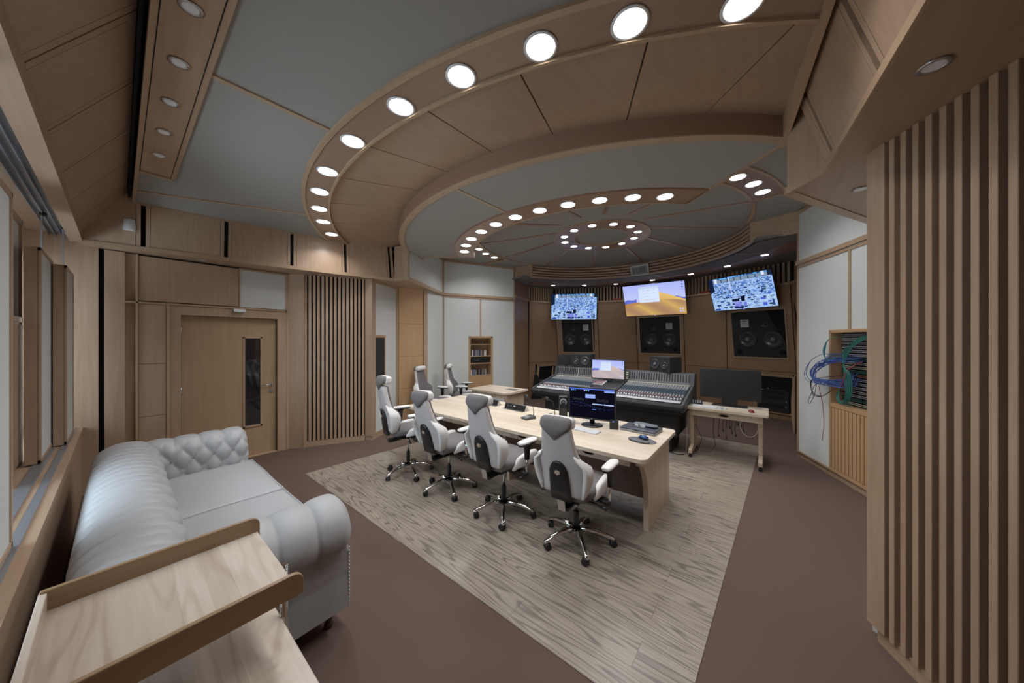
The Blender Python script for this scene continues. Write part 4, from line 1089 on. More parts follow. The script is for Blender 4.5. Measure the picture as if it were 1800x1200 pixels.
# ---------------------------------------------------------------- screens
def dunes(u, v, pale=False):
    sky = (0.42 + 0.25 * (1 - v), 0.48 + 0.25 * (1 - v), 0.95)
    c = sky
    mtn = 0.50 + 0.05 * math.sin(u * 9) + 0.02 * math.sin(u * 31)
    if v < mtn and (u < 0.22 or u > 0.72): c = (0.12, 0.16, 0.62)
    d1 = 0.40 + 0.34 * math.exp(-((u - 0.60) / 0.26) ** 2) + 0.02 * math.sin(u * 14)
    if u > 0.6: d1 = 0.74 - (u - 0.6) * 0.72
    if v < d1:
        f = (d1 - v)
        if u < 0.58 - 0.3 * f: c = (0.42 + 0.2 * math.sin(f * 18 + u * 4) * 0.5, 0.25, 0.08)
        else: c = (0.80 - 0.5 * f, 0.52 - 0.3 * f, 0.16)
    d2 = 0.34 + 0.16 * math.sin((u - 0.15) * 3.2)
    if v < d2: c = (0.66 - 0.25 * abs(math.sin(u * 6 + v * 5)), 0.42 - 0.18 * abs(math.sin(u * 6 + v * 5)), 0.13)
    if pale:
        g = (c[0] * 0.35 + 0.36, c[1] * 0.35 + 0.34, c[2] * 0.35 + 0.42) if v < max(d1, d2) else (c[0], c[1], c[2])
        c = g
    x0, x1, y0, y1 = 0.27, 0.60, 0.42, 0.92
    if x0 < u < x1 and y0 < v < y1:
        c = (0.70, 0.80, 1.0)
        if v > y1 - 0.06: c = (0.55, 0.68, 0.88)
        elif u < x0 + 0.07: c = (0.66, 0.78, 0.96)
        elif int(v * 40) % 4 == 0 and u < x1 - 0.06 and random.random() < 0.6: c = (0.52, 0.60, 0.78)
    if u > 0.93 and v > 0.75 and int(v * 26) % 2 and abs(u - 0.96) < 0.012: c = (0.15, 0.2, 0.5)
    if (abs(u - 0.91) < 0.012 or abs(u - 0.95) < 0.012) and (abs(v - 0.17) < 0.02 or abs(v - 0.10) < 0.02): c = (0.5, 0.6, 1)
    return c
def feed(seed):
    rnd = random.Random(seed)
    boxes = []
    for row in range(13):
        vv = 0.82 - 0.042 * row - 0.0016 * row * row
        n = int(24 - row * 1.25); sz = 0.010 + 0.0020 * row
        for k in range(n):
            uu = 0.05 + 0.92 * (k + rnd.random() * 0.7) / n
            if rnd.random() < (0.10 if row < 7 else 0.35) or (row > 3 and abs(uu - 0.60 - 0.02 * row) < 0.035): continue
            boxes.append((uu, vv + rnd.uniform(-0.012, 0.012) - 0.05 * (uu - 0.5) ** 2, sz * rnd.uniform(1.2, 2.2), sz * rnd.uniform(0.7, 1.3), rnd.choice([(0.005, 0.01, 0.035), (0.01, 0.03, 0.12), (0.05, 0.11, 0.45), (0.004, 0.008, 0.02)])))
            boxes.append((uu + rnd.uniform(-0.01, 0.01), vv - sz * 1.4, 0.004, sz * 2.2, (0.04, 0.08, 0.2)))
    boxes += [(0.42, 0.36, 0.15, 0.03, (0.35, 0.4, 0.8)), (0.40, 0.28, 0.12, 0.09, (0.008, 0.012, 0.04)), (0.52, 0.31, 0.06, 0.16, (0.004, 0.006, 0.02)), (0.43, 0.16, 0.12, 0.13, (0.24, 0.26, 0.78)), (0.54, 0.13, 0.05, 0.15, (0.17, 0.2, 0.72)), (0.54, 0.055, 0.05, 0.03, (0.005, 0.01, 0.03)), (0.43, 0.055, 0.15, 0.07, (0.01, 0.02, 0.09)), (0.44, 0.075, 0.05, 0.03, (0.12, 0.15, 0.55)), (0.72, 0.13, 0.09, 0.012, (0.015, 0.03, 0.1)), (0.72, 0.21, 0.008, 0.15, (0.015, 0.03, 0.1)), (0.71, 0.06, 0.09, 0.015, (0.015, 0.03, 0.1)), (0.82, 0.25, 0.07, 0.06, (0.09, 0.12, 0.62)), (0.83, 0.09, 0.06, 0.09, (0.08, 0.13, 0.62)), (0.95, 0.12, 0.03, 0.18, (0.03, 0.06, 0.2)), (0.10, 0.16, 0.07, 0.05, (0.02, 0.05, 0.2)), (0.17, 0.27, 0.06, 0.04, (0.02, 0.06, 0.25)), (0.06, 0.04, 0.10, 0.05, (0.03, 0.08, 0.35)), (0.28, 0.20, 0.03, 0.10, (0.02, 0.05, 0.22))]
    noise = [[rnd.random() for _ in range(160)] for _ in range(90)]
    def f(u, v):
        nz = noise[int(v * 89)][int(u * 159)]; n2 = noise[int(v * 30)][int(u * 40)]
        c = (0.22 + 0.20 * n2 + 0.10 * nz, 0.40 + 0.2 * n2 + 0.10 * nz, 0.86)
        if n2 > 0.72 and v > 0.35: c = (0.10, 0.22, 0.62)
        if v > 0.85:
            c = (0.16 + 0.08 * nz, 0.24 + 0.1 * nz, 0.36 + 0.1 * nz)
            if int(u * 46) % 5 == 0: c = (0.08, 0.12, 0.22)
            if v > 0.955: c = (0.12, 0.42, 0.95) if n2 > 0.3 else (0.03, 0.06, 0.15)
            if abs(u - 0.13) < 0.022 or (abs(u - 0.88) < 0.022 and v > 0.9): c = (0.72, 0.78, 1.0)
        for bx_, by_, bw_, bh_, bc in boxes:
            if abs(u - bx_) < bw_ / 2 and abs(v - by_) < bh_ / 2: c = bc
        if u < 0.085 and v > 0.55 + u: c = (0.008, 0.015, 0.05)
        if u > 0.94 and v > 0.86: c = (0.01, 0.02, 0.05)
        if 0.355 < u < 0.366 and v > 0.45: c = (0.62, 0.68, 1.0)
        return c
    return f
def flat_tv(label, cx, cy, cz, yaw, pitch, w, fn, nx, ny, cat='screen', bez=0.012, name='wall_screen', mount=0.30):
    h = w * 9 / 16
    t = thing(name, label, cat, (cx, cy, cz), rot=(pitch, 0, yaw))
    # local: x right, z up, facing -y ; pitch>0 tips the top forward
    MB().box(-w / 2 - bez, w / 2 + bez, 0.0, 0.03, -h / 2 - bez * 1.6, h / 2 + bez).box(-w / 4, w / 4, 0.03, 0.07, -h / 3, h / 4).build('case', 'black', t, bevel=0.003)
    MB().box(-0.06, 0.06, 0.07, 0.11, -0.2, 0.2).box(-0.025, 0.025, 0.09, 0.09 + mount, -0.03, 0.03).build('wall_bracket', 'black_matt', t)
    p = picture('picture', fn, w, h, nx, ny, t, (0, -0.0012, 0), (PI / 2, 0, 0))
    MB().box(-0.012, 0.012, -0.004, 0.0, -h / 2 - bez * 1.3, -h / 2 - bez * 0.5).build('badge', 'blueled', t)
    return t
flat_tv('middle wall screen showing a desert dune desktop with a pale window', 0.10, 9.0, 2.82, -0.016, 0.383, 1.55, dunes, 120, 68, mount=0.25)
flat_tv('left wall screen showing the bluish camera view of an orchestra hall', -2.063, 8.60, 2.74, 0.514, 0.21, 1.34, feed(3), 170, 96, mount=0.25)
flat_tv('right wall screen showing the bluish camera view of an orchestra hall', 2.02, 8.55, 2.79, -0.535, 0.328, 1.34, feed(4), 170, 96, mount=0.25)

def speaker_drivers(mb_spec, parent, ydir=-1):
    for (x, z, r, kind) in mb_spec:
        if kind == 'port':
            MB().lathe([(r, 0.0), (r * 1.08, 0.004), (r * 0.95, 0.003), (r * 0.85, -0.05), (0, -0.05)], Matrix.Translation((x, 0, z)) @ Matrix.Rotation(PI / 2, 4, 'X'), 24).build('bass_port', 'void', parent)
        else:
            m_ = Matrix.Translation((x, -0.001, z)) @ Matrix.Rotation(PI / 2, 4, 'X')
            d = MB().lathe([(r * 1.14, 0.0), (r * 1.14, 0.010), (r * 1.02, 0.014), (r * 0.97, 0.008), (r * 0.92, 0.013), (r * 0.86, 0.008), (r * 0.36, 0.001), (0.0, 0.001)], m_, 36).build({'w': 'woofer', 'm': 'midrange', 't': 'tweeter'}[kind], 'cone', parent)
            MB().lathe([(r * 0.36, 0.001), (r * 0.32, 0.02), (r * 0.2, 0.036), (r * 0.08, 0.04), (0, 0.04)], m_, 20).build('dust_cap', 'midgrey' if kind == 'w' else 'cone', d)
def flush_monitor(facet, t, label):
    p, n = bw(facet, t, 1.87)
    yaw = math.atan2(n.x, -n.y); pit = math.asin(max(-1, min(1, -n.z)))
    th = thing('flush_monitor', label, 'loudspeaker', p, rot=(pit, 0, yaw), group='big black flush-mounted monitors')
    w, h = 1.04, 1.01
    MB().box(-w / 2, w / 2, 0.0, 0.010, -h / 2, h / 2).build('baffle', 'black_matt', th, bevel=0.004)
    speaker_drivers([(-0.22, -0.13, 0.155, 'w'), (0.25, -0.13, 0.155, 'w'), (-0.12 if facet != 5 else 0.12, 0.21, 0.06, 'm'), (-0.12 if facet != 5 else 0.12, 0.36, 0.02, 't'), (-0.40, -0.40, 0.055, 'port'), (0.40, -0.40, 0.055, 'port')], th)
    px = 0.26 if facet != 5 else -0.26
    pl = MB().box(px - 0.08, px + 0.08, -0.004, 0.0, 0.16, 0.34).build('badge_plate', 'lightgrey', th)
    MB().box(px - 0.04, px + 0.03, -0.006, -0.004, 0.29, 0.305).box(px - 0.05, px + 0.05, -0.006, -0.004, 0.22, 0.225).box(px - 0.05, px + 0.02, -0.006, -0.004, 0.25, 0.255).build('badge_print', 'darkgrey', pl)
    if facet == 3: MB().box(0.10, 0.13, -0.004, 0.0, -0.42, -0.38).build('logo', 'blueknob', th)
    return th
flush_monitor(1, 0.50, 'left flush-mounted black monitor under the left wall screen')
flush_monitor(3, 0.50, 'centre flush-mounted black monitor under the dune screen')
flush_monitor(5, 0.52, 'right flush-mounted black monitor under the right wall screen')
# side surround speaker in the cloth wall
dv = Vector((F_[0] + 2.86, F_[1] - 2.745, 0)).normalized()
c_ = Vector((-2.86, 2.745, 0)) + dv * 0.225
yaw_ = math.atan2(dv.y, dv.x) + PI        # baffle normal faces the room
t = thing('wall_speaker', 'tall narrow black speaker set in a wood frame in the cloth wall beside the slats', 'loudspeaker', (c_.x, c_.y, 1.375), rot=(0, 0, yaw_))
MB().box(-0.205, 0.205, -0.022, 0.0, 0.41, 0.455).box(-0.205, 0.205, -0.022, 0.0, -0.455, -0.41).box(-0.205, -0.17, -0.022, 0.0, -0.41, 0.41).box(0.17, 0.205, -0.022, 0.0, -0.41, 0.41).build('frame', 'honey_z', t)
MB().box(-0.17, 0.17, -0.010, 0.0, -0.41, 0.41).build('baffle', 'black_matt', t)
for (x, z, r, kd) in ((0.0, -0.06, 0.12, 'w'), (0.02, 0.18, 0.05, 'm'), (0.0, 0.29, 0.012, 't')):
    m_ = Matrix.Translation((x, -0.012, z)) @ Matrix.Rotation(PI / 2, 4, 'X')
    d = MB().lathe([(r * 1.12, 0.0), (r * 1.12, 0.006), (r, 0.008), (r * 0.9, 0.005), (r * 0.35, 0.001), (0.0, 0.001)], m_, 28).build({'w': 'woofer', 'm': 'midrange', 't': 'tweeter'}[kd], 'cone', t)
    MB().lathe([(r * 0.36, 0.001), (r * 0.30, 0.012), (r * 0.1, 0.018), (0, 0.018)], m_, 18).build('dust_cap', 'midgrey', d)
MB().cyl((0.06, -0.013, -0.33), 0.045, 0.003, 24, 'y').build('bass_port', 'void', t)
MB().box(-0.14, -0.06, -0.014, -0.010, 0.24, 0.35).build('badge_plate', 'white_pl', t)

# digital wall clock
t = thing('wall_clock', 'silver framed digital clock showing 11:01 tilted on the curved slats', 'clock', (0.034, 8.02, 3.455), rot=(0.32, 0, -0.131))
MB().box(-0.225, 0.225, 0, 0.025, -0.13, 0.13).build('case', 'lightgrey', t, bevel=0.006)
MB().box(-0.19, 0.19, -0.002, 0, -0.095, 0.095).build('display', 'lcd', t)
text_part('digits', '11:01', 0.15, 'black', t, (-0.01, -0.003, 0.0), (PI / 2, 0, 0))
# red bars on the ledge
for (i, tt, lb) in ((2, 0.55, 'small red bar lying on the ledge between left and middle wall screens'), (4, 0.55, 'small red bar lying on the ledge between middle and right wall screens')):
    p = Vector((*lerp(BW1[i], BW1[i + 1], tt), 0)); q = Vector((*BW1[i + 1], 0)) - Vector((*BW1[i], 0)); yw = math.atan2(q.y, q.x)
    t = thing('red_light_bar', lb, 'signal light', (p.x, p.y, ZW + 0.027), yw)
    MB().box(-0.11, 0.11, -0.02, 0.02, 0.0, 0.05).build('lens', 'redlamp', t, bevel=0.006)
    MB().box(-0.12, 0.12, -0.024, 0.024, -0.001, 0.008).build('base', 'black', t)

# ---------------------------------------------------------------- near-field speakers on the bridge
def nearfield(x, y, yaw, label, flip=1):
    t = thing('nearfield_speaker', label, 'loudspeaker', (x, y, 1.176), yaw, group='pair of black speakers on the meter bridge')
    MB().box(-0.215, 0.215, 0.0, 0.30, 0.0, 0.27).build('cabinet', 'black_matt', t, bevel=0.006)
    for (dx, dz, r, kd) in ((-0.095 * flip, 0.13, 0.078, 'woofer'), (0.10 * flip, 0.115, 0.055, 'midrange'), (0.09 * flip, 0.215, 0.013, 'tweeter')):
        m_ = Matrix.Translation((dx, -0.001, dz)) @ Matrix.Rotation(PI / 2, 4, 'X')
        d = MB().lathe([(r * 1.18, 0.0), (r * 1.18, 0.007), (r * 1.02, 0.010), (r * 0.9, 0.004), (r * 0.4, 0.001), (0.0, 0.001)], m_, 28).build(kd, 'cone', t)
        MB().lathe([(r * 0.42, 0.001), (r * 0.34, 0.014), (r * 0.1, 0.022), (0, 0.022)], m_, 18).build('dust_cap', 'midgrey', d)
    return t
nearfield(0.98, 6.03, -0.45, 'black two-cone speaker on the right half of the console bridge')
nearfield(-0.55, 6.02, 0.12, 'black two-cone speaker on the left half of the console bridge', -1)
t = thing('console_side_screen', 'dark tilted flat panel on an arm left of the left bridge speaker', 'screen', (-0.93, 6.08, 1.178), 0.55)
MB().extrude([(-0.2, 0.0, 0.02), (-0.17, 0.03, 0.24), (-0.17, 0.045, 0.24), (-0.2, 0.015, 0.02)], (0.38, 0, 0)).build('panel', 'black', t)
MB().box(-0.03, 0.05, 0.03, 0.06, 0.0, 0.10).build('foot', 'black', t)
MB().cyl((0.13, -0.02, 0.10), 0.018, 0.03, 12, 'y').cyl((0.15, -0.02, 0.05), 0.014, 0.03, 12, 'y').build('clamp', 'chrome', t)

def desk_monitor(name, label, x, y, z, yaw, w, h, zt, fn=None, nx=96, ny=54, base='round', tilt=0.0, bez=0.016):
    t = thing(name, label, 'monitor', (x, y, zt), yaw)
    zc = z - zt
    hb = MB().box(-w / 2, w / 2, -0.02, 0.015, zc - h / 2, zc + h / 2).box(-w / 4, w / 4, 0.015, 0.04, zc - h / 4, zc + h / 4).build('case', 'black', t, bevel=0.004)
    if fn: picture('picture', fn, w - 2 * bez, h - 2.2 * bez, nx, ny, t, (0, -0.0212, zc + 0.1 * bez), (PI / 2, 0, 0))
    if base == 'round':
        MB().lathe([(0.0, 0.0), (0.125, 0.0), (0.125, 0.006), (0.10, 0.014), (0.03, 0.02), (0.0, 0.02)], n=36).build('foot', 'black', t)
        MB().loft([[(px_, 0.02 + py_, z_) for px_, py_ in sring(0.028, 0.014, 14)] for z_ in (0.014, zc - h / 4)]).build('neck', 'black', t)
    elif base == 'wide':
        MB().box(-0.22, 0.22, -0.06, 0.10, 0, 0.014).box(-0.10, 0.10, 0.0, 0.03, 0.0, zc - h / 4).build('foot', 'black', t, bevel=0.004)
    else:
        MB().box(-0.05, 0.05, -0.02, 0.06, 0, 0.02).box(-0.02, 0.02, 0.0, 0.03, 0.0, zc - h / 4).build('foot', 'darkgrey', t)
    return t, hb
def deskpic(u, v):
    c = (0.004, 0.004, 0.010)
    w1 = 0.42 + 0.10 * math.sin(u * 5 + 0.8); w2 = 0.46 - 0.06 * math.sin(u * 6)
    if abs(v - w1) < 0.006: c = (0.02, 0.04, 0.16)
    if abs(v - w2) < 0.006: c = (0.03, 0.03, 0.07)
    if v > 0.965: c = (0.12, 0.22, 0.9)
    if 0.90 < v < 0.955 and u > 0.78: c = (0.30, 0.42, 1.0)
    if 0.905 < v < 0.955 and (0.03 < u < 0.06 or 0.08 < u < 0.10 or 0.115 < u < 0.135): c = (0.2, 0.35, 0.9)
    if 0.90 < v < 0.95 and 0.33 < u < 0.36: c = (0.5, 0.25, 0.9)
    if 0.90 < v < 0.95 and 0.375 < u < 0.40: c = (0.2, 0.8, 0.3)
    if 0.90 < v < 0.95 and 0.415 < u < 0.445: c = (0.2, 0.4, 1.0)
    if 0.67 < v < 0.81 and 0.36 < u < 0.58: c = (0.36, 0.48, 1.0) if not (0.73 < v < 0.745 and u > 0.42) else (0.25, 0.3, 0.7)
    if 0.475 < v < 0.50 and (0.52 < u < 0.745 or 0.76 < u < 0.985): c = (0.5, 0.65, 1.0)
    if 0.29 < v < 0.31 and 0.52 < u < 0.60: c = (0.15, 0.3, 0.9)
    return c
t, hb = desk_monitor('desk_monitor', 'black desk monitor with a dark wallpaper on the long desk', 0.875, 3.46, 1.005, 0.20, 0.55, 0.375, ZT + 0.0, deskpic, 110, 62, 'round')
text_part('maker_mark', 'LG', 0.016, 'lightgrey', t, (0.0, -0.0212, 1.005 - ZT - 0.178), (PI / 2, 0, 0))
text_part('wallpaper_text', 'Smecky', 0.045, 'navy', t, (-0.155, -0.0222, 1.005 - ZT + 0.045), (PI / 2, 0, 0))
text_part('wallpaper_text', 'Studios', 0.045, 'navy', t, (0.125, -0.0222, 1.005 - ZT + 0.045), (PI / 2, 0, 0))
desk_monitor('console_monitor', 'lit monitor with pale dunes standing in the middle of the mixing console', 0.13, 5.80, 1.185, 0.15, 0.62, 0.375, 0.975, lambda u, v: dunes(u, v, True), 96, 54, 'clip')
desk_monitor('large_monitor', 'large switched-off black monitor on the rolling desk', 2.03, 5.76, 1.075, 0.0, 0.76, 0.445, 0.745, None, base='wide')

# ---------------------------------------------------------------- things on the long desk
def keyboard(label, x, y, z, yaw, w, d, base, key, rows=5, cols=17, mixed=False):
    t = thing('keyboard', label, 'keyboard', (x, y, z), yaw)
    MB().extrude([(-w / 2, -d / 2, 0), (-w / 2, -d / 2, 0.006), (-w / 2, d / 2, 0.014), (-w / 2, d / 2, 0)], (w, 0, 0)).build('case', base, t)
    A = MB(); B = MB()
    for r in range(rows):
        for c in range(cols):
            x0 = -w / 2 + 0.006 + c * (w - 0.012) / cols; y0 = -d / 2 + 0.006 + r * (d - 0.012) / rows
            zz = 0.007 + 0.008 * (y0 + d / 2) / d
            (B if mixed and c > cols * 0.66 and (r + c) % 3 == 0 else A).box(x0 + 0.001, x0 + (w - 0.012) / cols - 0.002, y0 + 0.001, y0 + (d - 0.012) / rows - 0.002, zz, zz + 0.004)
    A.build('keys', key, t)['kind'] = 'stuff'
    if mixed: B.build('coloured_keys', 'blueknob', t)['kind'] = 'stuff'
    return t
keyboard('slim white keyboard on the long desk in front of the desk monitor', 0.855, 3.20, ZT, -0.07, 0.44, 0.115, 'lightgrey', 'white_pl')
def mouse(label, x, y, z, yaw, mat, wh):
    t = thing('computer_mouse', label, 'mouse', (x, y, z), yaw)
    R = []
    for yy, w, hh in ((-0.055, 0.014, 0.006), (-0.045, 0.027, 0.016), (-0.01, 0.031, 0.019), (0.03, 0.028, 0.014), (0.05, 0.018, 0.007)):
        R.append([(px_, yy, max(0.0, hh + pz_)) for px_, pz_ in sring(w, hh, 16, 0.8, 0.9)])
    MB().loft(R).build('shell', mat, t)
    MB().cyl((-0.004, 0.03, 0.026), 0.008, 0.008, 12, 'x').build('wheel', 'black', t)
    return t
t = thing('mouse_pad', 'grey gel wrist mouse pad at the right end of the long desk', 'mouse pad', (1.50, 3.24, ZT), -0.15)
R_ = [(0.14 * math.cos(a) * (1.0 if math.cos(a) > 0 else 0.95), 0.10 * math.sin(a)) for a in [2 * PI * i / 40 for i in range(40)]]
MB().prism(R_, 0, 0.004).build('mat', 'rubber', t)
MB().loft([[(xx, -0.055 + py_, 0.004 + max(0, pz_ + 0.006)) for py_, pz_ in sring(0.03 * s_, 0.008 * s_, 12, 0.9, 0.9)] for xx, s_ in ((-0.10, 0.4), (-0.08, 0.9), (0, 1.1), (0.08, 0.9), (0.10, 0.4))]).build('wrist_rest', 'rubber', t)
mouse('blue and black mouse on the grey gel pad', 1.50, 3.295, ZT + 0.0045, 1.1, 'bluemouse', 'black')
t = thing('laptop', 'closed dark laptop at the back right corner of the long desk', 'laptop', (1.39, 3.60, ZT), -0.06)
MB().box(-0.185, 0.185, -0.13, 0.13, 0.004, 0.024).build('base', 'tin', t, bevel=0.004)
MB().box(-0.185, 0.185, -0.13, 0.13, 0.025, 0.038).build('lid', 'navy', t, bevel=0.005)
MB().box(-0.02, 0.02, -0.133, -0.13, 0.018, 0.028).build('latch', 'black', t)
t = thing('fabric_pouch', 'slate grey pouch lying on top of the closed laptop', 'pouch', (1.42, 3.66, ZT + 0.040), -0.1)
MB().loft([[(xx, py_ * s_, 0.014 + pz_ * s_ + k_) for py_, pz_ in sring(0.06, 0.011, 16, 0.7, 0.8)] for xx, s_, k_ in ((-0.135, 0.3, -0.006), (-0.12, 0.9, 0), (-0.05, 1.05, 0.002), (0.03, 1, 0.0), (0.11, 0.85, 0), (0.13, 0.25, -0.005))]).build('bag', 'pouch', t)
t = thing('glasses', 'folded pair of glasses lying on the laptop in front of the pouch', 'glasses', (1.385, 3.555, ZT + 0.040), -0.1)
for sx in (-1, 1):
    MB().loft([[(sx * 0.034 + 0.027 * k_ * math.cos(a), 0.006 * 1 + y_, 0.018 + 0.018 * k_ * math.sin(a)) for a in [2 * PI * i / 18 for i in range(18)]] for y_, k_ in ((-0.002, 0.95), (0, 1.0), (0.002, 0.95))]).build('lens', 'steel', t)
MB().tube([(-0.06, 0.008, 0.022), (-0.03, 0.02, 0.006), (0.05, 0.022, 0.004)], 0.0018, 6).tube([(0.06, 0.008, 0.022), (0.03, 0.03, 0.006), (-0.05, 0.032, 0.004)], 0.0018, 6).tube([(-0.01, 0.006, 0.024), (0.01, 0.006, 0.024)], 0.0018, 6).build('frame', 'chrome', t)
t = thing('external_drive', 'small upright black box right of the desk monitor foot', 'drive', (1.135, 3.47, ZT), 0.2)
MB().box(-0.045, 0.045, -0.03, 0.03, 0, 0.10).build('case', 'black', t, bevel=0.004)
MB().box(-0.012, 0.004, -0.0315, -0.030, 0.082, 0.088).build('led', 'blueled', t)
t = thing('computer_speaker', 'black computer speaker with a pale ring on the desk left of the monitor', 'loudspeaker', (0.50, 3.45, ZT), 0.55)
MB().extrude([(-0.05, -0.03, 0.0), (-0.05, -0.055, 0.16), (-0.05, -0.03, 0.30), (-0.05, 0.07, 0.30), (-0.05, 0.07, 0.0)], (0.10, 0, 0)).build('cabinet', 'black', t, bevel=0.008)
m_ = Matrix.Translation((0, -0.043, 0.235)) @ Matrix.Rotation(PI / 2 + 0.17, 4, 'X')
MB().lathe([(0.040, 0.0), (0.040, 0.008), (0.034, 0.008), (0.034, 0.0), (0.040, 0.0)], m_, 32, caps=False).build('ring', 'lightgrey', t)
MB().lathe([(0.033, 0.003), (0.0, 0.001)], m_, 24).build('cone', 'cone', t)
t = thing('silver_stand', 'thin silver angled stand beside the computer speaker', 'stand', (0.62, 3.49, ZT))
MB().tube([(0, 0, 0.006), (0.0, 0.0, 0.20), (-0.012, 0.0, 0.235), (-0.028, 0, 0.26)], 0.006, 10).build('rod', 'steel', t)
MB().cyl((0, 0, 0), 0.028, 0.007, 20).build('foot', 'steel', t)
def gooseneck(label, x, y, z, yaw, top=(-0.05, 0.02, 0.26), base=True):
    t = thing('desk_microphone', label, 'microphone', (x, y, z), yaw)
    MB().extrude([(-0.06, -0.08, 0), (-0.06, -0.08, 0.018), (-0.06, 0.07, 0.038), (-0.06, 0.08, 0.0)], (0.12, 0, 0)).build('base', 'darkgrey', t, bevel=0.004)
    b_ = MB()
    for i in range(4):
        for j in range(2): b_.box(-0.045 + i * 0.024, -0.03 + i * 0.024, -0.05 + j * 0.025, -0.035 + j * 0.025, 0.02, 0.031 + j * 0.003)
    b_.build('buttons', 'lightgrey', t)
    tx, ty, tz = top
    MB().tube([(0.03, 0.06, 0.03), (0.028, 0.06, 0.12), (0.01 + tx * 0.3, 0.055, 0.20), (tx * 0.8, ty + 0.02, tz - 0.01), (tx, ty, tz)], [0.006, 0.004, 0.003, 0.003, 0.004], 8).build('gooseneck', 'black', t)
    MB().loft([[(tx + a_ * -0.03 + r_ * math.cos(q) * 0.6, ty + r_ * math.cos(q) * 0.0 + r_ * math.sin(q), tz + a_ * 0.018 + r_ * math.cos(q)) for q in [2 * PI * i / 12 for i in range(12)]] for a_, r_ in ((-0.3, 0.006), (0.2, 0.014), (0.9, 0.016), (1.4, 0.010))]).build('capsule', 'black', t)
    return t
gooseneck('gooseneck microphone on the long desk left of the nearest chair headrest', 0.12, 3.24, ZT, -0.35)
gooseneck('second gooseneck microphone half hidden behind the nearest chair headrest', 0.30, 3.46, ZT, -0.2, top=(-0.06, 0.03, 0.22))
def power_pod(label, x, y):
    t = thing('socket_box', label, 'power box', (x, y, ZT), -0.05)
    MB().box(-0.2, 0.2, -0.085, 0.07, 0, 0.005).build('plate', 'steel', t)
    MB().extrude([(-0.19, -0.03, 0.005), (-0.19, -0.008, 0.075), (-0.19, 0.008, 0.08), (-0.19, 0.05, 0.005)], (0.38, 0, 0)).build('flap', 'black', t, bevel=0.002)
    MB().extrude([(0.19, -0.03, 0.005), (0.19, 0.0, 0.08), (0.19, 0.06, 0.005)], (0.006, 0, 0)).build('side_plate', 'steel', t)
    s_ = MB()
    for i, w_ in ((-0.13, 0.03), (-0.07, 0.03), (0.0, 0.02), (0.08, 0.012), (0.12, 0.012)): s_.cyl((i, -0.022, 0.042), w_ * 0.6, 0.006, 14, 'y')
    s_.build('sockets', 'darkgrey', t)
    MB().box(-0.012, 0.012, -0.030, -0.02, 0.045, 0.055).build('port', 'white_pl', t)
power_pod('open black socket box in the desk top nearest the first microphone', -0.33, 3.55)
power_pod('open black socket box in the desk top just right of the second chair headrest', -0.88, 3.60)
t = thing('monitor_cables', 'tangled pale cables behind and around the desk monitor foot', 'cable')
random.seed(3)
for k in range(3):
    pts = [Vector((0.72 + 0.12 * i + random.uniform(-0.03, 0.03), 3.56 + 0.05 * math.sin(i * 2.1 + k), ZT + 0.005 + 0.02 * abs(math.sin(i + k)))) for i in range(7)]
    MB().tube(pts, 0.003, 6).build('cable', 'white_cable', t)
# ---------------------------------------------------------------- things on the rolling desk
keyboard('multicoloured shortcut keyboard on the rolling desk', 1.80, 5.47, 0.7455, -0.02, 0.44, 0.13, 'lightgrey', 'white_pl', mixed=True)
mouse('red and black mouse on the rolling desk', 2.30, 5.47, 0.7455, 0.3, 'redmouse', 'black')
t = thing('button_controller', 'small black controller with grey buttons at the left corner of the rolling desk', 'controller', (1.60, 5.68, 0.7455), 0.15)
MB().extrude([(-0.09, -0.06, 0), (-0.09, -0.06, 0.02), (-0.09, 0.07, 0.05), (-0.09, 0.07, 0)], (0.18, 0, 0)).build('case', 'black', t, bevel=0.003)
b_ = MB()
for i in range(5):
    for j in range(3): b_.cyl((-0.07 + i * 0.033, -0.04 + j * 0.035, 0.024 + j * 0.008), 0.010, 0.008, 10)
b_.build('buttons', 'lightgrey', t)
t = thing('green_note', 'tiny green note at the left front corner of the rolling desk', 'note', (1.53, 5.50, 0.7455))
MB().box(-0.02, 0.02, -0.025, 0.025, 0, 0.004).build('paper', plain('green paper', (0.12, 0.35, 0.12), 0.6), t)
# cables hanging under the rolling desk
random.seed(11)
for k, (x, ln) in enumerate([(1.92, 0.34), (1.97, 0.26), (2.01, 0.36), (2.05, 0.20), (2.08, 0.27), (2.12, 0.30), (2.15, 0.14), (2.18, 0.16), (2.21, 0.22)]):
    t = thing('hanging_cable', 'black cable hanging under the rolling desk, %s from the left' % ordw[k], 'cable', (x, 5.50, 0.70), group='cables hanging under the rolling desk')
    MB().tube([(0, 0, 0.0), (0.01, 0, -ln * 0.4), (-0.006, 0.01, -ln * 0.8), (0.004, 0, -ln)], 0.004, 6).build('wire', 'black_cable', t)
    MB().cyl((0.004, 0, -ln - 0.03), 0.009, 0.035, 8).build('plug', 'black', t)
t = thing('white_cable_loop', 'thin pale cable loop hanging under the right side of the rolling desk', 'cable', (2.30, 5.42, 0.69))
MB().tube([(0.10 * math.cos(a) - 0.02, 0, -0.13 + 0.15 * math.sin(a)) for a in [1.9 + i * 0.42 for i in range(13)]], 0.0025, 6).build('wire', 'white_cable', t)
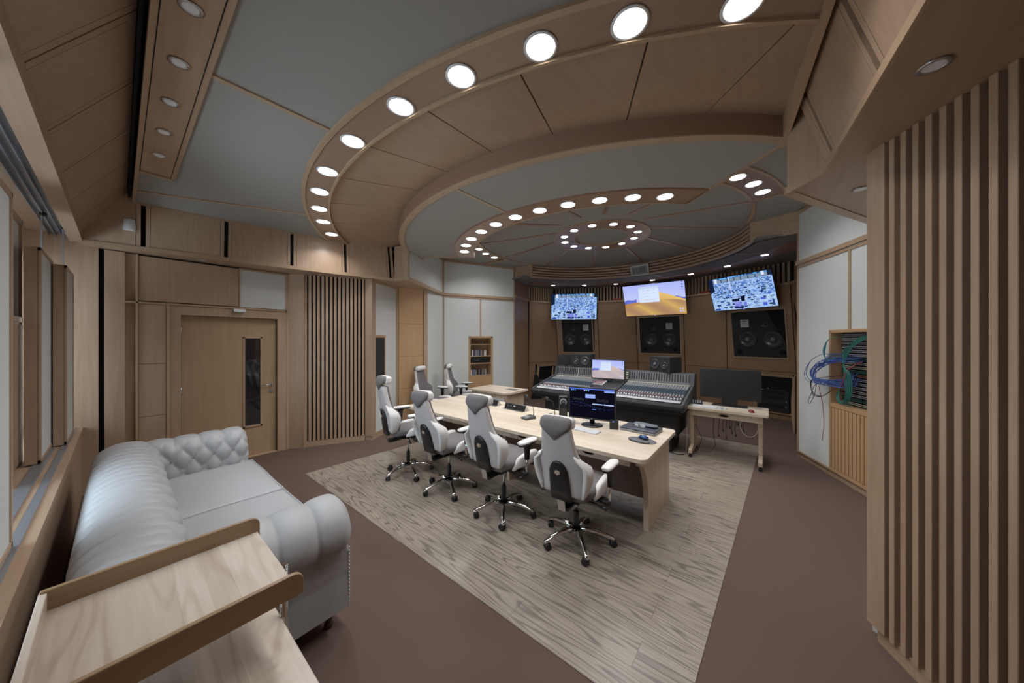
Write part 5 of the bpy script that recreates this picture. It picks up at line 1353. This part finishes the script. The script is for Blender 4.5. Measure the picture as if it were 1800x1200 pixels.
for k, (c0, lb, mt) in enumerate([([(1.56, 5.62, 0.70), (1.60, 5.60, 0.45), (1.70, 5.58, 0.25), (1.66, 5.55, 0.10), (1.62, 5.60, 0.02)], 'black cable looping down inside the left leg of the rolling desk to the floor', 'black_cable'),
                                  ([(1.49, 5.52, 0.70), (1.50, 5.50, 0.45), (1.52, 5.45, 0.25), (1.51, 5.42, 0.02)], 'pale cable dropping to the floor outside the left leg of the rolling desk', 'white_cable'),
                                  ([(1.85, 5.62, 0.68), (1.84, 5.62, 0.35), (1.87, 5.60, 0.16), (1.80, 5.55, 0.06), (1.66, 5.50, 0.08)], 'thin black cable sagging across under the rolling desk', 'black_cable')]):
    t = thing('floor_cable', lb, 'cable'); MB().tube(c0, 0.004, 6).build('wire', mt, t)
t = thing('floor_cable', 'black cable lying curved on the planks in front of the console', 'cable')
MB().tube([(1.0, 5.42, 0.012), (1.25, 5.36, 0.012), (1.42, 5.30, 0.012), (1.50, 5.36, 0.012)], 0.006, 8).build('wire', 'black_cable', t)
t = thing('fringed_rug', 'small grey fringed rug on the planks behind the right end of the long desk', 'rug', (1.06, 5.00, 0.004), 0.0)
MB().box(-0.55, 0.20, -0.32, 0.30, 0.0003, 0.006).build('weave', 'rug', t)
for i in range(24):
    y = -0.315 + i * 0.0265; MB().tube([(0.20, y, 0.003), (0.25, y + 0.006, 0.003), (0.29 + 0.01 * (i % 3), y + 0.012 * ((i % 3) - 1), 0.0025)], 0.0025, 5).build('fringe', 'lightgrey', t)

#PART4
# ---------------------------------------------------------------- sofa
sf = thing('chesterfield_sofa', 'ivory leather buttoned chesterfield sofa under the window', 'sofa', (0, 0, 0))
def grid_surface(fn, nu, nv, close_u=False):
    vs = [fn(i / nu, j / nv) for j in range(nv + 1) for i in range(nu + 1)]
    fs = [(j * (nu + 1) + i, j * (nu + 1) + i + 1, (j + 1) * (nu + 1) + i + 1, (j + 1) * (nu + 1) + i) for j in range(nv) for i in range(nu)]
    return MB().add(vs, fs, True)
def path_sampler(pts):
    """piecewise linear path through 2D points with arc length; returns f(t)->(p, normal)"""
    P = [Vector((*p, 0)) for p in pts]
    # smooth by Catmull-Rom
    Q = []
    for i in range(len(P) - 1):
        p0, p1, p2, p3 = P[max(i - 1, 0)], P[i], P[i + 1], P[min(i + 2, len(P) - 1)]
        for k in range(8):
            t = k / 8
            Q.append(0.5 * ((2 * p1) + (p2 - p0) * t + (2 * p0 - 5 * p1 + 4 * p2 - p3) * t * t + (3 * p1 - p0 - 3 * p2 + p3) * t ** 3))
    Q.append(P[-1])
    S_ = [0]
    for a, b in zip(Q[:-1], Q[1:]): S_.append(S_[-1] + (b - a).length)
    def f(t):
        s = t * S_[-1]
        for i in range(len(Q) - 1):
            if S_[i + 1] >= s or i == len(Q) - 2:
                k = (s - S_[i]) / max(1e-9, S_[i + 1] - S_[i]); p = Q[i].lerp(Q[i + 1], min(1, max(0, k)))
                a = Q[max(i - 1, 0)]; b = Q[min(i + 2, len(Q) - 1)]; d = (b - a).normalized()
                return p, Vector((d.y, -d.x, 0)), s
    return f, S_[-1]
def pillow(a, b, du, dv):
    """diamond tufting height 0..1 for surface metres a,b"""
    p = a / du + b / dv; q = a / du - b / dv
    return (abs(math.sin(PI * p)) * abs(math.sin(PI * q))) ** 0.42
# back: profile in (y,z) from seat up the front, over the roll and down behind
bpath, blen = path_sampler([(0.27, 0.38), (0.235, 0.50), (0.215, 0.60), (0.215, 0.68), (0.17, 0.755), (0.08, 0.79), (-0.02, 0.785), (-0.10, 0.74), (-0.135, 0.66), (-0.12, 0.58), (-0.075, 0.54), (-0.06, 0.40), (-0.06, 0.13)])
BX0, BX1 = -2.10, 0.40
def back_pt2(u, v):
    x = BX0 + (BX1 - BX0) * u; p, n, s = bpath(v)
    c = Vector((0.05, 0.60, 0)); 
    if (p - c).dot(n) < 0: n = -n
    if s < 0.34: hgt = 0.038 * pillow(x, s, 0.24, 0.23) - 0.012
    elif s < 0.92:
        k = min(1, (s - 0.34) / 0.12)
        hgt = (0.038 * pillow(x, s, 0.24, 0.23) - 0.012) * (1 - k) + 0.020 * abs(math.sin(PI * x / 0.12)) ** 0.35 * k
        if s > 0.80: hgt *= max(0, 1 - (s - 0.80) / 0.12)
    else: hgt = 0
    e = min(u, 1 - u) * (BX1 - BX0)
    return (x, p.x + n.x * hgt, p.y + n.y * hgt)
bk = grid_surface(back_pt2, 300, 72)
bk.box(BX0 + 0.02, BX1 - 0.02, -0.055, 0.20, 0.13, 0.56)
bk.build('backrest', 'leather', sf)
# arms: profile in (x,z), outward +x for the near arm
def arm(sx, xo, nm):
    """xo = x of the outer panel; sx=+1 outer side faces +x"""
    prof = [(-0.30, 0.36), (-0.285, 0.50), (-0.275, 0.62), (-0.235, 0.705), (-0.15, 0.752), (-0.05, 0.745), (0.025, 0.69), (0.055, 0.61), (0.035, 0.54), (-0.01, 0.50), (-0.015, 0.40), (-0.005, 0.25), (0.0, 0.125)]
    ap, al = path_sampler(prof)
    Y0, Y1 = -0.02, 0.885
    def pt(u, v):
        y = Y0 + (Y1 - Y0) * v; p, n, s = ap(u)
        c = Vector((-0.12, 0.58, 0))
        if (p - c).dot(n) < 0: n = -n
        # end rounding at the front
        e = (Y1 - y)
        rr = 0.0
        if s < 0.30: hgt = 0.034 * pillow(y - 0.007, s - 0.005, 0.15, 0.22) - 0.012
        elif s < 0.98:
            k = min(1, (s - 0.30) / 0.12)
            ple = 0.032 * abs(math.sin(PI * (y - 0.15) / 0.18)) ** 0.28
            hgt = (0.034 * pillow(y - 0.007, s - 0.005, 0.15, 0.22) - 0.012) * (1 - k) + ple * k
            if s > 0.80: hgt *= max(0, 1 - (s - 0.80) / 0.18)
        else: hgt = 0
        if e < 0.07 and s < 0.92:
            k = 1 - e / 0.07; shrink = 1 - 0.42 * (1 - math.sqrt(max(0, 1 - k * k)))
            q = c + (p - c) * shrink if s > 0.25 else p + (c - p) * (1 - shrink) * 0.5
            p = q
        return (xo + sx * (p.x + n.x * hgt), y, p.y + n.y * hgt)
    m = grid_surface(pt, 80, 110)
    # end cap at the front
    n_ = 81; base = 110 * n_
    cen = len(m.v); m.v.append((xo + sx * -0.12, Y1 + 0.012, 0.56)); cen2 = len(m.v); m.v.append((xo + sx * -0.15, Y1 + 0.004, 0.25))
    for i in range(80):
        up = m.v[base + i][2] > 0.40
        m.f.append([base + i, base + i + 1, cen if up else cen2]); m.sm.append(True)
    a0 = [k for k in range(81) if m.v[base + k][2] > 0.40]
    m.f.append([base + a0[0], cen, base + a0[-1], cen2]); m.sm.append(True)
    m.box(min(xo - sx * 0.29, xo - sx * 0.01), max(xo - sx * 0.29, xo - sx * 0.01), 0.0, Y1 - 0.015, 0.125, 0.50)
    o = m.build(nm, 'leather', sf)
    # studs down the front seam of the outer panel
    st = MB()
    for k in range(16): st.cyl((xo - sx * 0.008 + sx * 0.004, Y1 - 0.006, 0.15 + k * 0.022), 0.005, 0.006, 8, axis='y')
    st.build('studs', 'lightgrey', o)['kind'] = 'stuff'
    # piping lines around the roll
    return o
arm(1, 0.475, 'armrest'); arm(-1, -2.215, 'armrest')
# buttons
bt = MB()
for i in range(-20, 6):
    for j in range(0, 4):
        x = 0.24 * i + (0.12 if j % 2 else 0); s = 0.115 * j
        if BX0 + 0.25 < x < BX1 - 0.25 and 0.06 < s < 0.36:
            p, n, s_ = bpath(s / blen); bt.cyl((x, p.x, p.y), 0.012, 0.008, 10, axis=(0, 1, 0.2))
bt.build('back_buttons', 'leather', sf)['kind'] = 'stuff'
bt = MB()
prof = [(-0.30, 0.36), (-0.275, 0.50), (-0.265, 0.60), (-0.22, 0.685), (-0.14, 0.735)]
apf, apl = path_sampler(prof)
for i in range(0, 13):
    for j in range(0, 5):
        y = 0.15 * 0.5 * i + 0.007
        if (i + j) % 2: continue
        s = 0.11 * j + 0.005
        if 0.05 < s < apl and 0.2 < y < 0.84:
            p, n, s_ = apf(s / apl)
            bt.cyl((-2.215 - p.x - 0.006, y, p.y), 0.013, 0.012, 12, axis=(1, 0, 0.5))
bt.build('arm_buttons', 'midgrey', sf)['kind'] = 'stuff'
MB().box(-1.95, 0.20, 0.16, 0.84, 0.13, 0.36).build('seat_base', 'leather', sf, bevel=0.02)
def cushion(x0, x1, label):
    def pt(u, v, top=True):
        x = x0 + (x1 - x0) * u; y = 0.245 + 0.665 * v
        e = min(u, 1 - u, v, 1 - v)
        z = 0.435 + 0.035 * (1 - (2 * u - 1) ** 4) * (1 - (2 * v - 1) ** 4) + 0.004 * math.sin(u * 9 + v * 4)
        return (x, y, z)
    N = 26; vs = []; fs = []
    for j in range(N + 1):
        for i in range(N + 1): vs.append(pt(i / N, j / N))
    fs = [(j * (N + 1) + i, j * (N + 1) + i + 1, (j + 1) * (N + 1) + i + 1, (j + 1) * (N + 1) + i) for j in range(N) for i in range(N)]
    per = [i for i in range(N + 1)] + [(k + 1) * (N + 1) + N for k in range(N)] + [N * (N + 1) + i for i in range(N - 1, -1, -1)] + [k * (N + 1) for k in range(N - 1, 0, -1)]
    o0 = len(vs)
    for p in per: vs.append((vs[p][0], vs[p][1], 0.35))
    for k in range(len(per)):
        fs.append((per[k], per[(k + 1) % len(per)], o0 + (k + 1) % len(per), o0 + k))
    m = MB().add(vs, fs, True)
    c = m.build('seat_cushion', 'leather', sf)
    rim = [Vector((vs[p][0], vs[p][1], vs[p][2] + 0.002)) for p in per] ; rim.append(rim[0])
    MB().tube(rim, 0.0055, 6, False).build('piping', 'leather', c)
    return c
cushion(-1.925, -0.872, ''); cushion(-0.862, 0.19, '')
for (x, y) in ((-2.10, 0.80), (0.38, 0.80), (-2.10, 0.05), (0.38, 0.05)):
    MB().lathe([(0.0, 0.0), (0.022, 0.0), (0.026, 0.02), (0.016, 0.035), (0.03, 0.07), (0.036, 0.10), (0.028, 0.125), (0, 0.125)], Matrix.Translation((x, y, 0.0)), 18).build('foot', 'foot', sf)

# ---------------------------------------------------------------- tray table in the foreground
tt = thing('tray_table', 'two-tier ash tray table with raised rims in the foreground', 'side table', (0.86, 0.13, 0))
def LB(x0, x1, y0, y1, z0, z1): return MB().box(x0 - 0.86, x1 - 0.86, y0 - 0.13, y1 - 0.13, z0, z1)
LB(0.60, 1.125, -0.150, 0.405, 0.830, 0.850).build('top_board', 'ash_tray', tt)
def rim_board(x0, x1, y0, y1, z0, z1, r=0.035):
    """upright rail along y with a rounded upper front corner"""
    pts = [(y0, z0), (y1, z0)]
    for k in range(7): a = k * PI / 2 / 6; pts.append((y1 - r + r * math.cos(a), z1 - r + r * math.sin(a)))
    pts.append((y0, z1))
    return MB().extrude([(x0 - 0.86, y - 0.13, z) for y, z in pts], (x1 - x0, 0, 0))
rim_board(0.585, 0.603, -0.165, 0.415, 0.822, 0.918).build('rim_board', 'oak_rail', tt, bevel=0.003)
rim_board(1.120, 1.138, -0.165, 0.425, 0.822, 0.905).build('rim_board', 'oak_rail', tt, bevel=0.003)
LB(0.585, 1.138, -0.168, -0.150, 0.822, 0.910).build('rim_board', 'ash_tray', tt, bevel=0.003)
LB(0.62, 1.36, -0.150, 0.412, 0.600, 0.620).build('lower_board', 'ash_tray', tt)
rim_board(1.36, 1.378, -0.165, 0.415, 0.592, 0.665).build('rim_board', 'oak_rail', tt, bevel=0.003)
for (x, y) in ((0.915, 0.425), (0.915, -0.10)):
    MB().cyl((x - 0.86, y - 0.13, 0.07), 0.014, 0.757, 20).build('chrome_post', 'chrome', tt)
b_ = LB(0.895, 0.935, -0.12, 0.445, 0.04, 0.07); b_.box(0.65 - 0.86, 1.3 - 0.86, -0.10 - 0.13, -0.06 - 0.13, 0.04, 0.07); b_.box(0.65 - 0.86, 1.3 - 0.86, 0.40 - 0.13, 0.44 - 0.13, 0.04, 0.07)
b_.build('base_frame', 'steel', tt)
for (x, y) in ((0.67, -0.08), (1.28, -0.08), (0.67, 0.42), (1.28, 0.42)):
    MB().cyl((x - 0.86 - 0.01, y - 0.13, 0.021), 0.02, 0.02, 16, 'x').build('caster', 'black', tt)

# ---------------------------------------------------------------- bookshelf niche in the left cloth wall
dI = Vector((J[0] - I[0], J[1] - I[1], 0)).normalized(); nI = Vector((dI.y, -dI.x, 0))     # nI points into the room
cS = Vector((*I, 0)) + dI * (n0 + n1) / 2
yawS = math.atan2(dI.y, dI.x)
sh = thing('bookshelf', 'narrow wooden shelf unit set into the cream wall behind the side desk', 'shelf', (cS.x, cS.y, 0), yawS)
w2 = (n1 - n0) / 2
fr = MB()
fr.box(-w2, -w2 + 0.045, -0.02, 0.27, 0.10, 1.83).box(w2 - 0.045, w2, -0.02, 0.27, 0.10, 1.83).box(-w2, w2, -0.02, 0.27, 1.785, 1.83).box(-w2 + 0.02, w2 - 0.02, 0.25, 0.27, 0.1, 1.8).box(-w2, w2, -0.02, 0.27, 0.10, 0.14)
fr.build('frame', 'honey_z', sh)
ZSH = [0.865, 1.165, 1.345, 1.64]
for z in ZSH: MB().box(-w2 + 0.045, w2 - 0.045, -0.012, 0.25, z - 0.022, z).build('shelf_board', 'trim', sh)
MB().box(-w2 + 0.045, w2 - 0.045, -0.008, 0.01, 0.14, 0.84).build('cupboard_door', 'honey_z', sh)
def shp(x, y, z): return Matrix.Rotation(yawS, 4, 'Z') @ Vector((x, y, 0)) + Vector((cS.x, cS.y, z))
random.seed(21)
bcols = [('dark brown', (0.06, 0.03, 0.025)), ('maroon', (0.12, 0.03, 0.03)), ('white', (0.6, 0.58, 0.55)), ('black', (0.02, 0.02, 0.025)), ('grey', (0.25, 0.25, 0.27)), ('tan', (0.3, 0.2, 0.12)), ('blue-grey', (0.12, 0.16, 0.22))]
bm_ = {n: plain('case ' + n, c, 0.4) for n, c in bcols}
for row, zz, nn in (('second', ZSH[2], 15), ('lowest', ZSH[0], 16)):
    x = -w2 + 0.065
    for k in range(nn):
        wd = random.choice([0.022, 0.026, 0.03]); cn_ = random.choice(bcols)[0]
        if row == 'second' and k == nn - 1: wd = 0.06; cn_ = 'white'
        if x + wd > w2 - 0.06: break
        p = shp(x + wd / 2, 0.09, zz)
        t = thing('disc_case', 'slim %s spine on the %s open shelf of the bookshelf, %s from the left' % (cn_, row, (ordw + ['thirteenth', 'fourteenth', 'fifteenth', 'sixteenth'])[k]), 'book', p, yawS, group='disc cases and books on the %s open shelf' % row)
        MB().box(-wd / 2 + 0.001, wd / 2 - 0.001, -0.07, 0.07, 0.0, 0.135 + random.uniform(-0.008, 0.008)).build('case', bm_[cn_], t)
        x += wd
p = shp(0.0, 0.12, ZSH[1] + 0.001)
t = thing('disc_player', 'black hi-fi disc player on the middle shelf of the bookshelf', 'player', p, yawS)
MB().box(-0.225, 0.225, -0.10, 0.11, 0.012, 0.115).build('case', 'black', t, bevel=0.003)
MB().box(-0.16, -0.04, -0.103, -0.10, 0.05, 0.062).build('disc_tray', 'midgrey', t)
MB().box(0.02, 0.15, -0.103, -0.10, 0.045, 0.085).build('display', 'void', t)
for sx in (-1, 1): MB().cyl((sx * 0.17, -0.06, 0.0), 0.018, 0.012, 14).build('foot', 'steel', t)
p = shp(0.0, 0.10, ZSH[3] + 0.001)
t = thing('black_headphones', 'small dark rounded object lying on the top shelf of the bookshelf', 'gadget', p, yawS)
MB().tube([(0.07 * math.cos(a), 0, 0.02 + 0.055 * math.sin(a)) for a in [i * PI / 10 for i in range(11)]], 0.010, 8).build('band', 'black', t)
MB().cyl((0.075, -0.03, 0.025), 0.025, 0.05, 16, 'y').build('cup', 'midgrey', t)

# ---------------------------------------------------------------- patch bay niche in the right cloth wall
dR = Vector((Ir[0] - Jr[0], Ir[1] - Jr[1], 0)).normalized(); nR = Vector((-dR.y, dR.x, 0)) * -1
yawR = math.atan2(dR.y, dR.x)
s0, s1 = 0.70, 1.45
pc = Vector((*Jr, 0)) + dR * (s0 + s1) / 2
pr = thing('patch_rack', 'wood-framed rack of patch panels with tangled cables in the right cream wall', 'equipment rack', (pc.x, pc.y, 0), yawR)
h2 = (s1 - s0) / 2
# local x along wall, room side is local -y
fr = MB().box(-h2, -h2 + 0.03, -0.015, 0.30, 0.09, 1.87).box(h2 - 0.03, h2, -0.015, 0.30, 0.09, 1.87).box(-h2, h2, -0.015, 0.30, 1.835, 1.87).box(-h2, h2, -0.015, 0.30, 0.90, 0.955).box(-h2, h2, -0.015, 0.1, 0.09, 0.13).box(-h2, h2, 0.28, 0.30, 0.95, 1.84)
fr.build('frame', 'honey_z', pr)
MB().box(-h2 + 0.03, h2 - 0.03, 0.10, 0.28, 0.955, 1.835).build('rack_back', 'void', pr)
MB().box(-h2 + 0.02, h2 - 0.02, 0.01, 0.03, 0.13, 0.90).build('door_back', 'honey_z', pr)
for i in range(12):
    x = -h2 + 0.045 + i * 0.058
    if x + 0.045 < h2 - 0.03: MB().box(x, x + 0.046, -0.012, 0.012, 0.135, 0.895).build('door_slat', 'honey_z', pr, bevel=0.004)
random.seed(5)
lines = {'lightgrey': MB(), 'cream_strip': MB(), 'green_cable': MB(), 'orange_cable': MB()}
NU = 18
for k in range(NU):
    z = 0.965 + k * 0.048
    u_ = MB().box(-h2 + 0.09, h2 - 0.03, 0.065, 0.10, z, z + 0.044).build('patch_panel', 'black', pr)
    hl = MB()
    for r_ in range(2): hl.box(-h2 + 0.10, h2 - 0.04, 0.062, 0.065, z + 0.010 + r_ * 0.018, z + 0.015 + r_ * 0.018)
    mm = 'lightgrey'
    if k in (0, 9): mm = 'cream_strip'
    if k in (1, 8, 11): mm = 'green_cable'
    if k == 7: mm = 'orange_cable'
    hl.build('label_strip', mm, u_)
def WP(s, z, off): return Vector((*Jr, 0)) + dR * s + Vector((dR.y, -dR.x, 0)) * off + Vector((0, 0, z))
# make sure offset direction points to the room
if (WP(1, 0, 1) - WP(1, 0, 0)).dot(Vector((0, 5.5, 0)) - WP(1, 0, 0)) < 0:
    def WP(s, z, off): return Vector((*Jr, 0)) + dR * s - Vector((dR.y, -dR.x, 0)) * off + Vector((0, 0, z))
def smooth_path(P, n=6):
    Q = []
    for i in range(len(P) - 1):
        p0, p1, p2, p3 = P[max(i - 1, 0)], P[i], P[i + 1], P[min(i + 2, len(P) - 1)]
        for k in range(n):
            t = k / n; Q.append(0.5 * ((2 * p1) + (p2 - p0) * t + (2 * p0 - 5 * p1 + 4 * p2 - p3) * t * t + (3 * p1 - p0 - 3 * p2 + p3) * t ** 3))
    Q.append(P[-1]); return Q
def cable(pts, mat, label, group, r=0.0035):
    t = thing('patch_cable', label, 'cable', pts[0], group=group)
    P = smooth_path([Vector(p) - Vector(pts[0]) for p in pts])
    MB().tube(P, r, 6).build('wire', mat, t)
rc = random.Random(9)
for k in range(22):
    sa = 0.86 + rc.random() * 0.35; za = 1.50 + rc.random() * 0.08; zk = 1.20 + rc.uniform(-0.03, 0.05); sk = 0.68 + rc.uniform(-0.03, 0.03)
    mid = 0.60 + rc.uniform(-0.06, 0.06)
    cable([WP(sa, za, -0.055), WP(sa - 0.10, za - 0.02, 0.05), WP(mid + 0.12, 1.42 + rc.uniform(-0.05, 0.05), 0.12), WP(mid, 1.30, 0.13), WP(sk, zk, 0.12), WP(0.86 + rc.random() * 0.25, 1.22 + rc.uniform(-0.04, 0.04), 0.02), WP(0.95 + rc.random() * 0.2, 1.28 + rc.uniform(-0.08, 0.08), -0.055)],
          'blue_cable', 'blue patch cable in the bundle hanging out of the rack', 'blue patch cables bundled at the left of the rack')
for k, (w_, zz) in enumerate(((0.42, 1.24), (0.46, 1.27))):
    cable([WP(0.80, 1.56, -0.055), WP(0.70, 1.56, 0.08), WP(0.55, 1.46, 0.13), WP(w_, 1.30, 0.13), WP(w_ + 0.04, zz - 0.04, 0.13), WP(0.60, 1.18, 0.12), WP(0.70, 1.2, 0.1)], 'blue_cable', 'blue cable looping farthest left of the rack, %s loop' % ('outer', 'inner')[k], 'outer blue loops left of the rack')
for k in range(9):
    a0_ = rc.uniform(0.74, 0.84)
    cable([WP(1.30, 1.80, -0.055), WP(1.16, 1.72 + rc.uniform(-0.03, 0.03), 0.02), WP(1.02, 1.60 - k * 0.02, 0.05), WP(1.04 + k * 0.012, 1.35, 0.06), WP(1.05 + k * 0.012, 1.12, 0.05), WP(1.0 + rc.uniform(-0.05, 0.08), 0.97 + rc.uniform(0, 0.06), 0.03), WP(0.84 + rc.uniform(0, 0.05), 1.02, 0.02), WP(0.80, 1.20, -0.055)],
          'green_cable', 'teal patch cable hanging down the face of the rack', 'teal patch cables down the rack')
for k in range(5):
    cable([WP(0.86, 1.78, -0.055), WP(0.76, 1.76, 0.04), WP(0.71 + k * 0.01, 1.62, 0.08), WP(0.78, 1.50 - 0.01 * k, 0.08), WP(0.95, 1.56, 0.05), WP(1.12, 1.72, 0.03), WP(1.3, 1.80, -0.055)], 'green_cable' if k != 2 else 'blue_cable',
          'cable circling the upper left corner of the rack', 'cables circling the upper left of the rack')
cable([WP(1.14, 1.50, -0.055), WP(1.09, 1.40, 0.05), WP(1.03, 1.25, 0.06), WP(0.92, 1.13, 0.03), WP(0.86, 1.10, -0.055)], 'red_cable', 'single red patch cable across the middle of the rack', None, 0.005)
cable([WP(0.75, 1.22, 0.03), WP(0.62, 1.16, 0.11), WP(0.56, 1.02, 0.13), WP(0.50, 0.92, 0.13), WP(0.54, 0.90, 0.13), WP(0.61, 1.02, 0.12), WP(0.64, 1.18, 0.11)], 'black_cable', 'black cable in a long drooping loop left of the rack', None)
for k in range(3):
    cable([WP(0.80, 1.30, -0.055), WP(0.70, 1.26, 0.08), WP(0.56 + 0.01 * k, 1.20, 0.13), WP(0.60, 1.06 - 0.02 * k, 0.13), WP(0.70, 1.02, 0.09), WP(0.78, 1.12, 0.02)], 'black_cable', 'black cable loosely looped under the blue bundle', 'black loops under the blue bundle')
cable([WP(0.66, 1.15, 0.10), WP(0.665, 0.9, 0.06), WP(0.67, 0.65, 0.05), WP(0.64, 0.47, 0.05), WP(0.635, 0.43, 0.05)], 'orange_cable', 'thin rust-red cable hanging straight down the rack frame with a plug', None)

# ---------------------------------------------------------------- wall details
t = thing('exit_sensor', 'small white sensor box under the lintel above the door', 'sensor', (-3.49, 1.085, 2.165))
MB().box(0.0, 0.05, -0.065, 0.065, -0.02, 0.022).build('case', 'white_pl', t, bevel=0.006)
MB().cyl((0.025, 0.0, -0.024), 0.004, 0.004, 8).build('led', 'greenled', t)
t = thing('motion_detector', 'white motion detector on the upper wood panel near the left ceiling corner', 'sensor', (-3.33, 0.075, 3.07))
MB().loft([[(0.0 + 0.09 * sgnpow(max(0, math.cos(a)), 0.8), 0.055 * math.sin(a), z) for a in [-PI / 2 + PI * i / 10 for i in range(11)]] for z in (-0.06, 0.07)]).build('case', 'white_pl', t, bevel=0.004)
MB().tube([(0.02, 0.0, 0.07), (0.02, 0.005, 0.16), (0.03, 0.01, 0.30)], 0.005, 8).build('cable', 'lightgrey', t)

# ---------------------------------------------------------------- equipment openings in the back wall
for (fi, o0, o1, lb, nm) in ((0, 0.20, 0.86, 'wood-framed opening with dark shelves left of the mixing console', 'left'), (5, 0.42, 0.97, 'tall black equipment rack in the opening behind the rolling desk', 'right')):
    a, n = bw(fi, o0, 0.16); b, _ = bw(fi, o1, 0.16)
    d = Vector((b.x - a.x, b.y - a.y, 0)); Ln = d.length; d.normalize(); yw = math.atan2(d.y, d.x)
    c = (a + b) / 2
    t = thing('equipment_cabinet', lb, 'cabinet', (c.x, c.y, 0.0), yw)
    w_ = Ln / 2
    # local x along wall, room side -y, top leans forward
    mbf = MB()
    ln_ = 0.135
    for x0, x1 in ((-w_ - 0.03, -w_ + 0.045), (w_ - 0.045, w_ + 0.03)):
        v = [(x, y - (z - 0.16) * ln_, z) for z in (0.14, 1.0) for y in (-0.03, 0.0) for x in (x0, x1)]
        mbf.add(v, [(0, 2, 3, 1), (4, 5, 7, 6), (0, 1, 5, 4), (2, 6, 7, 3), (0, 4, 6, 2), (1, 3, 7, 5)])
    for z0, z1 in ((0.12, 0.165), (0.94, 1.005)):
        v = [(x, y - (z - 0.16) * ln_, z) for z in (z0, z1) for y in (-0.03, 0.0) for x in (-w_, w_)]
        mbf.add(v, [(0, 2, 3, 1), (4, 5, 7, 6), (0, 1, 5, 4), (2, 6, 7, 3), (0, 4, 6, 2), (1, 3, 7, 5)])
    mbf.build('frame', 'trim', t)
    MB().box(-w_ + 0.045, w_ - 0.045, 0.10, 0.13, 0.16, 0.96).build('inner_back', 'void', t)
    if nm == 'left':
        MB().box(-w_ + 0.05, w_ - 0.05, -0.02, 0.1, 0.47, 0.50).build('shelf_board', 'midgrey', t)
        MB().box(-w_ + 0.05, w_ - 0.05, -0.0, 0.1, 0.50, 0.53).build('device', 'darkgrey', t)
    else:
        r_ = MB().box(-w_ + 0.05, w_ - 0.12, -0.06, 0.10, 0.17, 0.93).build('rack_case', 'black_matt', t, bevel=0.004)
        for z in (0.26, 0.45, 0.56, 0.70, 0.82): MB().box(-w_ + 0.09, w_ - 0.2, -0.068, -0.06, z, z + 0.07).build('rack_unit', 'black', r_)
        MB().box(-w_ + 0.12, -w_ + 0.17, -0.074, -0.068, 0.62, 0.635).box(-w_ + 0.25, -w_ + 0.27, -0.074, -0.068, 0.66, 0.675).box(w_ - 0.17, w_ - 0.15, -0.075, -0.06, 0.40, 0.43).box(w_ - 0.17, w_ - 0.15, -0.075, -0.06, 0.28, 0.31).build('latches', 'chrome', r_)
# open cabinet doors
def open_door(x, y, yaw, w, h, label):
    t = thing('cabinet_door', label, 'door', (x, y, 0.0), yaw)
    pr_ = [(0, 0), (0.02, 0)] + [(0.02 + 0.035 * math.sin(k * PI / 10), h * k / 10) for k in range(1, 10)] + [(0.02, h), (0, h)]
    MB().extrude([(0, a_, z_) for a_, z_ in pr_], (w, 0, 0)).build('door_leaf', 'maple_z', t, bevel=0.003)
    return t
open_door(2.88, 7.87, rad(83), 0.42, 1.05, 'curved wooden cabinet door standing open at the right of the equipment rack')
a, n = bw(0, 0.90, 0.2)
open_door(a.x + 0.16, a.y - 0.52, rad(118), 0.32, 0.92, 'curved wooden cabinet door standing open beside the left opening')
a, n = bw(0, 0.12, 0.2)
t = thing('leaning_case', 'black instrument case leaning between the left opening and the console', 'case', (a.x + 0.22, a.y - 0.12, 0.0), 1.0)
MB().extrude([(-0.14, 0, 0.0), (0.16, 0, 0.0), (0.12, 0, 0.5), (0.02, 0, 0.72), (-0.04, 0, 0.72)], (0, 0.08, 0)).build('case', 'black', t, bevel=0.01)
